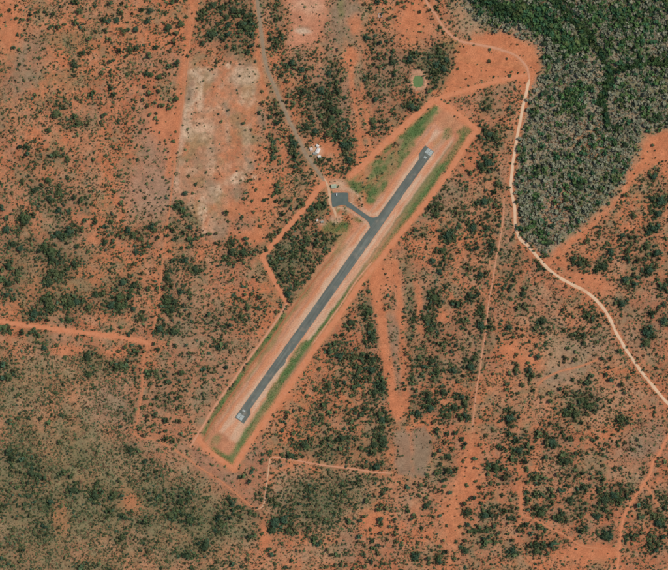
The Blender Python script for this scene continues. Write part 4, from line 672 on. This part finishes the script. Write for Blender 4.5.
(500, 425): [(260,65,22),(340,110,34),(370,130,26),(310,110,22),(110,100,20),(185,130,20),(220,150,14),(130,170,24),(80,220,22),(300,215,20),(410,200,20),(440,240,28),(470,90,22),(545,95,13),(60,55,20),(160,25,12),(15,150,20),(245,350,20),(300,350,18),(335,365,16),(385,330,18),(450,400,16),(405,435,18),(340,425,20),(470,500,26),(115,360,15),(15,470,18),(185,380,16),(30,345,22),(175,290,16),(75,450,12),(165,245,22),(500,300,16),(550,320,16),(10,280,18)],
(568, 425): [(170,98,17),(200,85,13),(250,40,12),(335,138,15),(335,108,13),(430,162,16),(488,70,11),(385,118,13),(165,287,13),(315,285,13),(350,290,13),(215,320,16),(240,360,20),(160,350,20),(350,392,15),(470,433,13),(240,415,16),(105,415,24),(380,440,20),(435,445,14),(595,245,13),(650,245,16),(585,330,12),(300,65,14),(90,100,13),(145,15,18),(240,270,12),(305,470,30),(350,500,30),(250,500,30),(400,480,22),(590,445,15),(465,100,11)],
(0, 485): [(480,230,18),(300,270,20),(400,280,18),(540,545,22),(90,300,18),(200,200,16),(30,140,14)],
(100, 485): [(305,245,22),(320,445,18),(445,510,14),(615,550,16),(60,170,22),(580,470,28),(540,110,26),(470,200,26),(600,240,28),(155,210,20),(150,345,24)],
(200, 485): [(118,515,16),(222,530,17),(460,430,18),(480,465,22),(548,398,11),(500,525,16),(612,503,18),(575,550,16),(320,495,16),(335,340,22),(415,325,16),(140,260,26),(130,215,22),(500,250,34),(560,230,34),(480,300,26),(590,300,24),(405,478,11),(340,180,18),(40,400,34),(280,545,14)],
(300, 485): [(445,110,22),(525,160,22),(545,130,14),(430,208,16),(330,240,20),(400,235,18),(540,225,24),(540,255,20),(470,295,16),(395,340,20),(395,375,14),(487,373,16),(435,407,12),(105,360,20),(95,380,16),(245,378,10),(185,430,16),(245,465,16),(215,465,16),(240,535,14),(270,535,14),(180,545,14),(375,525,13),(430,470,16),(480,510,16),(545,525,16),(585,365,18),(635,235,16),(600,275,14),(525,400,16),(355,555,16),(435,545,16),(490,415,16),(525,455,16),(635,330,16),(575,155,16),(540,320,16),(650,285,13),(305,540,11),(640,375,14),(625,405,12)],
(400, 485): [(98,205,20),(75,225,14),(145,283,18),(55,170,16),(290,370,14),(310,272,12),(220,210,14),(270,200,15),(290,190,10),(445,180,24),(400,275,15),(455,260,18),(510,265,13),(570,205,26),(610,200,18),(470,310,18),(510,305,16),(545,310,16),(580,310,14),(575,380,22),(555,360,15),(110,475,30),(90,460,18),(190,490,20),(260,485,26),(265,510,24),(195,520,15),(360,490,18),(375,378,16),(210,435,13),(440,370,16),(120,385,18),(180,345,14),(265,410,14),(310,440,18),(440,435,26),(40,315,13),(15,390,15),(655,320,16),(640,380,18),(610,340,16),(650,210,14),(630,270,18)],
(500, 485): [(190,100,22),(240,50,18),(280,60,16),(275,190,28),(240,150,22),(190,165,15),(205,320,18),(270,280,20),(385,335,13),(440,375,16),(85,365,15),(50,322,16),(85,435,24),(205,400,20),(245,435,26),(245,400,20),(320,460,13),(340,400,24),(180,255,20),(155,270,16),(125,300,16),(90,220,18),(415,190,22),(395,230,24),(360,215,18),(345,120,16),(75,145,16),(30,170,16),(115,155,14),(55,255,13),(5,375,13),(95,470,18),(255,345,18)],
(568, 485): [(250,335,30),(280,340,26),(95,300,22),(440,350,22),(430,395,11),(490,315,14),(360,440,11),(398,435,11),(570,340,18),(555,415,16),(600,250,26),(560,200,20),(470,130,20),(490,220,20),(620,230,20),(430,205,12),(590,435,18),(640,340,20),(650,150,20),(200,210,24),(270,215,18),(425,310,11),(540,185,16)],
}
traced = []
for (ox, oy), L in TR.items():
    for u, v, r in L: traced.append((ox + u / 6.68, oy + v / 6.68, r / 6.68))
keep = []
for t in sorted(traced, key=lambda q: -q[2]):                     # drop doubles from overlapping tiles
    if all((t[0] - k[0]) ** 2 + (t[1] - k[1]) ** 2 > (0.55 * max(t[2], k[2])) ** 2 + .6 for k in keep): keep.append(t)
traced = keep

# ------------------------------------------------------------------ vegetation meshes, unit crown radius
def crown_proto(seed, nq, size, lobes, zlo=.28, zhi=1.05, rad=1.0):
    r = np.random.default_rng(seed); V, F = [], []
    LB = [(0, 0, .62)]
    for k in range(lobes):
        a = 2 * math.pi * k / lobes + r.uniform(-.4, .4); d = r.uniform(.38, .68); LB.append((d * math.cos(a), d * math.sin(a), r.uniform(.26, .46)))
    A = np.array([l[2] ** 2 for l in LB]); A /= A.sum()
    for q in range(nq):
        lx, ly, lr = LB[r.choice(len(LB), p=A)]
        d = r.normal(size=3); d /= np.linalg.norm(d); d[2] = abs(d[2]) * .9 - .15
        rr = lr * r.uniform(.55, 1.05); hub = zlo + (zhi - zlo) * (.35 + .25 * (1 - math.hypot(lx, ly)))
        c = np.array([lx + d[0] * rr, ly + d[1] * rr, hub + d[2] * lr * .85])
        nrm = d + r.normal(size=3) * .55 + np.array([0, 0, .35]); nrm /= np.linalg.norm(nrm)
        t1 = np.cross(nrm, r.normal(size=3)); t1 /= np.linalg.norm(t1); t2 = np.cross(nrm, t1); s = size * r.uniform(.65, 1.35)
        k = len(V); V += [c + t1 * s * r.uniform(.7, 1.1), c + t2 * s * r.uniform(.5, 1), c - t1 * s * r.uniform(.7, 1.1), c - t2 * s * r.uniform(.5, 1)]
        F += [(k, k + 1, k + 2), (k, k + 2, k + 3)]
    return np.array(V), np.array(F)
def trunk_proto(seed, sides=6, limbs=5):
    r = np.random.default_rng(seed); V, F = [], []
    def tube(p, q, ra, rb):
        p, q = np.array(p), np.array(q); d = q - p; d /= np.linalg.norm(d); a = np.cross(d, [.3, .9, .1]); a /= np.linalg.norm(a); b = np.cross(d, a); k = len(V)
        for c, rr in ((p, ra), (q, rb)):
            for i in range(sides): t = 2 * math.pi * i / sides; V.append(c + rr * (a * math.cos(t) + b * math.sin(t)))
        for i in range(sides):
            j = (i + 1) % sides; F.extend([(k + i, k + j, k + sides + j), (k + i, k + sides + j, k + sides + i)])
    fork = (r.uniform(-.05, .05), r.uniform(-.05, .05), .34)
    tube((0, 0, -.06), fork, .055, .04)
    for i in range(limbs):
        a = 2 * math.pi * i / limbs + r.uniform(-.3, .3); d = r.uniform(.3, .6); tube(fork, (d * math.cos(a), d * math.sin(a), r.uniform(.55, .8)), .03, .01)
    return np.array(V), np.array(F)
def merge(*ms):
    V, F, k = [], [], 0
    for v, f in ms: V.append(v); F.append(f + k); k += len(v)
    return np.vstack(V), np.vstack(F)

LEAF = [T(50, 64, 50) * 1.0, T(58, 72, 52), T(48, 68, 58), T(66, 76, 56), T(74, 74, 56)]
LEAF = [c * np.array([2.35, 2.2, 1.65]) for c in LEAF]
def leaf_mat(name, c):
    m = mixed(name, c * .75, c * 1.25, .35, .9, spread=.2); n = m.node_tree.nodes; l = m.node_tree.links; b = n['Principled BSDF']
    tr = n.new('ShaderNodeBsdfTranslucent'); src = b.inputs['Base Color'].links[0].from_socket; l.new(src, tr.inputs['Color'])
    ms = n.new('ShaderNodeMixShader'); ms.inputs[0].default_value = .15; l.new(b.outputs[0], ms.inputs[1]); l.new(tr.outputs[0], ms.inputs[2]); l.new(ms.outputs[0], n['Material Output'].inputs['Surface']); return m
leafm = [leaf_mat('leaves_%s' % s, c) for s, c in zip(('dark', 'green', 'teal', 'mid', 'olive'), LEAF)]
barkm = mixed('bark', T(96, 80, 66), T(118, 100, 84), 2.0, .95)
crowns = []
for k in range(7):
    row = []
    Vc, Fc = crown_proto(100 + k, 170, .17, 5 + k % 4)
    for m in leafm[:4]:
        me = tri_mesh('crown', Vc, Fc); me.materials.append(m); row.append(me)
    crowns.append(row)
trunks = []
for k in range(3):
    Vt, Ft = trunk_proto(300 + k); me = tri_mesh('trunk', Vt, Ft); me.materials.append(barkm); trunks.append(me)
bushes = []
for k in range(4):
    Vb, Fb = crown_proto(400 + k, 70, .25, 4, -.12, .7); Vt, Ft = trunk_proto(420 + k, 4, 4); Vt = Vt * np.array([1, 1, .7])
    row = []
    for m in (leafm[0], leafm[3], leafm[4]):
        mv, mf = merge((Vb, Fb), (Vt, Ft)); me = tri_mesh('bush', mv, mf); me.materials.append(m); row.append(me)
    bushes.append(row)

MARKS = [(12, 8, 'the top left corner of the picture'), (60, 30, 'the olive patch near the top left corner'), (28, 65, 'the grey patch below the top left corner'), (110, 15, 'the first sixth of the top edge'), (150, 30, 'the middle of the top left bushland'), (172, 75, 'the tan clearing\'s upper left corner'), (125, 55, 'the bushland left of the tan clearing'), (205, 20, 'the thin track at the top edge'), (240, 25, 'the tarred road at the top edge'), (222, 42, 'the top side of the tan clearing'), (278, 30, 'the pale top clearing'), (290, 75, 'the bend of the tarred road'), (320, 95, 'the thicket right of the tarred road'), (316, 150, 'the white sheds'), (340, 128, 'the wood strip above the white sheds'), (380, 15, 'the roofless house'), (385, 55, 'the bush between roofless house and pond'), (418, 81, 'the green pond'), (437, 65, 'the dense grove right of the pond'), (415, 108, 'the perimeter road below the pond'), (380, 120, 'the sandy corridor above the runway'), (440, 20, 'the curving track near the top edge'), (545, 45, 'the pale road\'s bare orange bend'), (570, 60, 'the dark river wood'), (530, 110, 'the upper end of the pale road'), (490, 140, 'the upper end of the runway'), (525, 155, 'the straight of the pale road'), (585, 120, 'the river channel'), (655, 118, 'the bare clearing at the right edge'), (625, 160, 'the head of the orange swath'), (580, 185, 'the grey woodland above the orange swath'), (548, 240, 'the elbow of the pale road'), (655, 178, 'the right edge below the bare clearing'), (655, 225, 'the dark thicket at the right edge'), (610, 245, 'the lower side of the orange swath'), (620, 285, 'the groves right of the pale road'), (655, 335, 'the dark clump at the right edge'), (20, 110, 'the left edge below the grey patch'), (60, 115, 'the round grove in the upper left'), (28, 150, 'the round trio near the left edge'), (90, 140, 'the bush left of the plain orange patch'), (150, 100, 'the plain orange patch'), (165, 110, 'the tan clearing\'s left side'), (190, 205, 'the tan clearing\'s lower left corner'), (125, 205, 'the left side of the grey clearing'), (140, 235, 'the wood below the grey clearing'), (50, 200, 'the wooded ridge at left'), (24, 219, 'the dark clump near the left edge'), (68, 233, 'the dark clump amid the left bushland'), (15, 265, 'the left edge above the orange road'), (50, 265, 'the large dark wood at left'), (48, 303, 'the dark wood above the orange road'), (116, 300, 'the dark wood left of the thin track'), (168, 300, 'the dark wood right of the thin track'), (150, 345, 'the orange road and thin track junction'), (120, 365, 'the clump below the orange road'), (60, 350, 'the lower side of the orange road'), (20, 380, 'the lower scrub at the left edge'), (180, 230, 'the bushland below the tan clearing'), (235, 255, 'the grey grove left of the sharp bend'), (265, 235, 'the sharp bend of the perimeter road'), (270, 130, 'the hedge beside the tarred road'), (280, 195, 'the perimeter road left of the apron'), (315, 208, 'the left side of the apron'), (285, 265, 'the wood right of the sharp bend'), (310, 240, 'the upper left side of the runway'), (245, 310, 'the bushland left of the lower runway'), (215, 345, 'the thin bush left of the lower runway'), (170, 385, 'the scrub right of the thin track'), (205, 390, 'the sandy track by the lower runway'), (440, 205, 'the upper right side of the runway'), (448, 238, 'the dark clump right of the runway'), (485, 205, 'the groves left of the pale road'), (490, 240, 'the top of the thin straight track'), (435, 300, 'the dark grove right of the sandy corridor'), (470, 295, 'the grove beside the thin straight track'), (480, 330, 'the thin straight track\'s middle'), (370, 325, 'the tip of the central wood'), (340, 358, 'the lower right side of the runway'), (375, 375, 'the wood left of the sandy corridor'), (310, 390, 'the isolated bushes below the runway'), (330, 420, 'the middle of the central wood'), (380, 440, 'the dark clump left of the grey plots'), (425, 365, 'the lower end of the sandy corridor'), (465, 400, 'the thin straight track\'s lower end'), (425, 405, 'the wood above the grey plots'), (525, 300, 'the bush below the pale road elbow'), (535, 360, 'the lower right bare orange patch'), (575, 340, 'the bush left of the pale road'), (565, 368, 'the short curved track'), (610, 365, 'the middle of the lower pale road'), (650, 380, 'the pale road at the right edge'), (575, 405, 'the grove below the short curved track'), (510, 418, 'the clump below the bare orange patch'), (620, 415, 'the bush below the lower pale road'), (550, 442, 'the lower right broad dark clump'), (600, 440, 'the lower right grey patch'), (650, 460, 'the fork of the lower right track'), (612, 497, 'the grove beside the lower right track'), (585, 520, 'the bare sand near the bottom right'), (540, 505, 'the bottom right track bend'), (655, 530, 'the bottom right corner of the picture'), (535, 550, 'the bottom edge right of centre'), (447, 456, 'the right side of the grey plots'), (490, 470, 'the bush right of the orange strip'), (480, 525, 'the tree row near the bottom edge'), (425, 500, 'the bush below the grey plots'), (415, 555, 'the bottom edge below the grey plots'), (385, 520, 'the bushland right of the lower scrub'), (335, 550, 'the middle of the bottom edge'), (320, 495, 'the grey scrub below the sandy track'), (280, 522, 'the dark wood below the joining tracks'), (270, 450, 'the lower end of the runway'), (225, 520, 'the scrub left of the joining tracks'), (265, 555, 'the bottom edge left of centre'), (180, 510, 'the green scrub in the lower left'), (150, 440, 'the lower left bend of the thin track'), (115, 480, 'the middle of the lower left scrub'), (30, 470, 'the dark wood in the lower left'), (60, 540, 'the bottom left corner of the picture'), (140, 545, 'the bottom edge in the lower left'), (95, 490, 'the lower left scrub\'s dark clump'), (95, 365, 'the green patch below the orange road'), (500, 500, 'the bush left of the track bend'), (505, 350, 'the bush right of the straight track')]
ORD = ['closest', 'second closest', 'third closest', 'fourth closest', 'fifth closest', 'sixth closest', 'seventh closest', 'eighth closest', 'ninth closest', 'tenth closest', 'eleventh closest', 'twelfth closest', 'thirteenth closest', 'fourteenth closest']
def rank_labels(items):
    """for each item its nearest landmark and its rank there"""
    g = {}
    for i, (x, y, r) in enumerate(items):
        k = min(range(len(MARKS)), key=lambda q: (MARKS[q][0] - x) ** 2 + (MARKS[q][1] - y) ** 2); g.setdefault(k, []).append(((MARKS[k][0] - x) ** 2 + (MARKS[k][1] - y) ** 2, i))
    out = {}
    for k, L in g.items():
        for rk, (_, i) in enumerate(sorted(L)): out[i] = (ORD[rk], MARKS[k][2])
    return out
inside = [t for t in traced if 3 < t[0] < 665 and 3 < t[1] < 567]
big = sorted(inside, key=lambda t: -t[2])[:300]
bigset = set(big); rest = [t for t in traced if t not in bigset]
def openness(t): return min((t[0] - k[0]) ** 2 + (t[1] - k[1]) ** 2 for k in traced if k is not t) - 260 * sample(TREED, np.array([t[0]]), np.array([t[1]]))[0] * 3
cand = sorted([t for t in rest if 1.5 < t[2] <= 2.7 and 3 < t[0] < 665 and 3 < t[1] < 567], key=lambda t: -openness(t))[:200]
candset = set(cand); rest = [t for t in rest if t not in candset]
lab = rank_labels(big); labb = rank_labels(cand)
RS = 1.05
for i, (x, y, r) in enumerate(big):
    X, Y = W(x, y); R = r * S * RS
    t = empty('tree', X, Y, float(height(x, y)), random.uniform(0, 6.28), R * random.uniform(.95, 1.05))
    t.scale = (R, R, R * random.uniform(.8, 1.0) * min(1.0, 6.0 / R + .35))
    kind = random.choice([0, 0, 1, 2, 2, 3])
    word = ('very broad' if r > 4.4 else 'broad' if r > 3.7 else 'large')
    tone = ('dark green', 'green', 'blue green', 'olive green')[kind]
    tag(t, '%s %s tree, %s to %s' % (word, tone, lab[i][0], lab[i][1]), 'tree', 'larger savanna trees')
    new_obj('trunk', trunks[i % 3], t); new_obj('crown', crowns[random.randrange(7)][kind], t)
for i, (x, y, r) in enumerate(cand):
    X, Y = W(x, y); R = r * S * RS; kind = random.choice([0, 1, 2])
    b = new_obj('bush', random.choice(bushes)[kind]); b.location = (X, Y, float(height(x, y))); b.rotation_euler = (0, 0, random.uniform(0, 6.28)); b.scale = (R, R, R * random.uniform(.8, 1.0))
    tag(b, 'lone %s bush, %s to %s' % (('dark', 'olive green', 'brownish green')[kind], labb[i][0], labb[i][1]), 'bush', 'lone bushes on open soil')

# ------------------------------------------------------------------ the uncountable rest of the vegetation
def scatter(D, cap=None):
    n = rng.poisson(np.clip(D, 0, 2)); iy, ix = np.nonzero(n); c = n[iy, ix]
    x = np.repeat(gx[ix], c) + rng.uniform(-.5, .5, c.sum()); y = np.repeat(gy[iy], c) + rng.uniform(-.5, .5, c.sum()); return x, y
def instances(name, protos, x, y, r, zs, tint, mat, sink=0.0):
    V, F, Cc, k = [], [], [], 0; pid = rng.integers(0, len(protos), len(x)); a = rng.uniform(0, 2 * np.pi, len(x)); h = height(x, y); X, Y = W(x, y)
    for p, (pv, pf) in enumerate(protos):
        s = np.nonzero(pid == p)[0]
        if len(s) == 0: continue
        ca, sa = np.cos(a[s])[:, None], np.sin(a[s])[:, None]; R = r[s][:, None]
        vx = (pv[:, 0] * ca - pv[:, 1] * sa) * R + X[s][:, None]; vy = (pv[:, 0] * sa + pv[:, 1] * ca) * R + Y[s][:, None]; vz = pv[:, 2] * R * zs[s][:, None] + h[s][:, None] - sink
        v = np.stack([vx, vy, vz], -1).reshape(-1, 3); f = (pf[None] + (np.arange(len(s)) * len(pv))[:, None, None]).reshape(-1, 3) + k
        V.append(v); F.append(f); Cc.append(np.repeat(tint[s], len(pv), 0)); k += len(v)
    return new_obj(name, tri_mesh(name, np.vstack(V), np.vstack(F), np.vstack(Cc)), None, mat)
m_fol = tint_mat('foliage', 'tint', 0.5, .8, 1.25, trans=.12)
lowtree = [merge(crown_proto(500 + k, 16, .5, 5), trunk_proto(520 + k, 3, 0)) for k in range(8)]
shrub = [crown_proto(600 + k, 3, .82, 3, -.1, .75) for k in range(8)]
LP = np.array(LEAF)
def tints(n, w, var=.22): return LP[rng.choice(len(LP), n, p=np.array(w) / np.sum(w))] * (1 + rng.normal(0, var, n).clip(-.5, .8))[:, None]
# savanna wood: traced smaller trees and the filling between them
x, y = scatter(TREED * (1 - .9 * WOOD)); rt = np.array(rest)
dens = sample(GREENW, x, y)
r = (rng.gamma(6, .2, len(x)) * (.5 + .42 * dens) + .34).clip(.5, 2.4)
keepm = np.ones(len(x), bool); x, y, r = x[keepm], y[keepm], r[keepm]
x = np.concatenate([x, rt[:, 0]]); y = np.concatenate([y, rt[:, 1]]); r = np.concatenate([r, rt[:, 2] * RS])
o = instances('savanna_wood', lowtree, x, y, r * S, rng.uniform(.85, 1.25, len(x)), tints(len(x), (4, 3, 2, 3, 2), .28), m_fol)
tag(o, 'countless smaller dark green trees and thickets spread over the red soil', 'woodland', None, 'stuff'); n_tree = len(x)
# river wood
x, y = scatter(TREED * WOOD); dk = sample(DARK, x, y)
r = (rng.gamma(2.2, .5, len(x)) + .55 + .4 * dk).clip(.55, 3.4)
tt = tints(len(x), (1, 3, 3, 2, 1)); gr = np.where((rng.random(len(x)) > .35 + .65 * dk)[:, None], T(138, 138, 112) * 1.2, tt * np.array([.92, 1.2, .98])); 
gre = gr[:, 0] > gr[:, 1]; r = np.where(gre, r * .72, r); gr = gr * (1 - .42 * sample(CH, x, y))[:, None]
o = instances('river_wood', lowtree, x, y, r * S, rng.uniform(.8, 1.1, len(x)), gr, m_fol); tag(o, 'dense green and grey woodland along the dark river channel at upper right', 'woodland', None, 'stuff'); n_river = len(x)
# scrub
x, y = scatter(SHRD); r = rng.gamma(3, .14, len(x)) + .26
wd = sample(WOOD, x, y); lw = sample(LOWL, x, y); u = rng.random(len(x))
tt = tints(len(x), (3, 3, 1, 3, 4), .28)
tt = np.where((u < .55 * wd)[:, None], T(162, 154, 130) * (1 + rng.normal(0, .15, len(x)))[:, None], tt)
tt = np.where((u < .6 * lw)[:, None], T(94, 104, 70) * (1 + rng.normal(0, .2, len(x)))[:, None], tt)
tt = np.where(((u > .72))[:, None], T(132, 100, 74) * (1 + rng.normal(0, .2, len(x)))[:, None], tt)
o = instances('scrub', shrub, x, y, r * S, rng.uniform(.6, .9, len(x)), np.clip(tt, .008, .6), m_fol); tag(o, 'countless low shrubs and grey bushes speckling the ground', 'scrub', None, 'stuff'); n_scrub = len(x)
# grass on the strips beside the runway
def tuft(seed):
    r = np.random.default_rng(seed); V, F = [], []
    for i in range(5):
        a = r.uniform(0, 6.28); d = r.uniform(0, .7); c = np.array([d * math.cos(a), d * math.sin(a), 0]); b = r.uniform(0, 6.28); w = np.array([math.cos(b), math.sin(b), 0]) * .35; k = len(V)
        V += [c - w, c + w, c + np.array([r.uniform(-.5, .5), r.uniform(-.5, .5), r.uniform(.3, .6)])]; F.append((k, k + 1, k + 2))
    return np.array(V), np.array(F)
x, y = scatter(GRASSM * (1 - ROADM) * 1.5 * sstep(.15, .5, GRASSM)); gtint = T(88, 116, 62) * (1 + rng.normal(0, .34, (len(x), 1)).clip(-.5, .8)) * np.where(sample(GRASSM, x, y) > .6, 1, 1.25)[:, None]
o = instances('grass', [tuft(k) for k in range(6)], x, y, rng.uniform(.5, 1.2, len(x)) * S * .7, rng.uniform(.5, 1, len(x)), gtint, m_fol); tag(o, 'rough green grass on the strips beside runway and apron', 'grass', None, 'stuff')
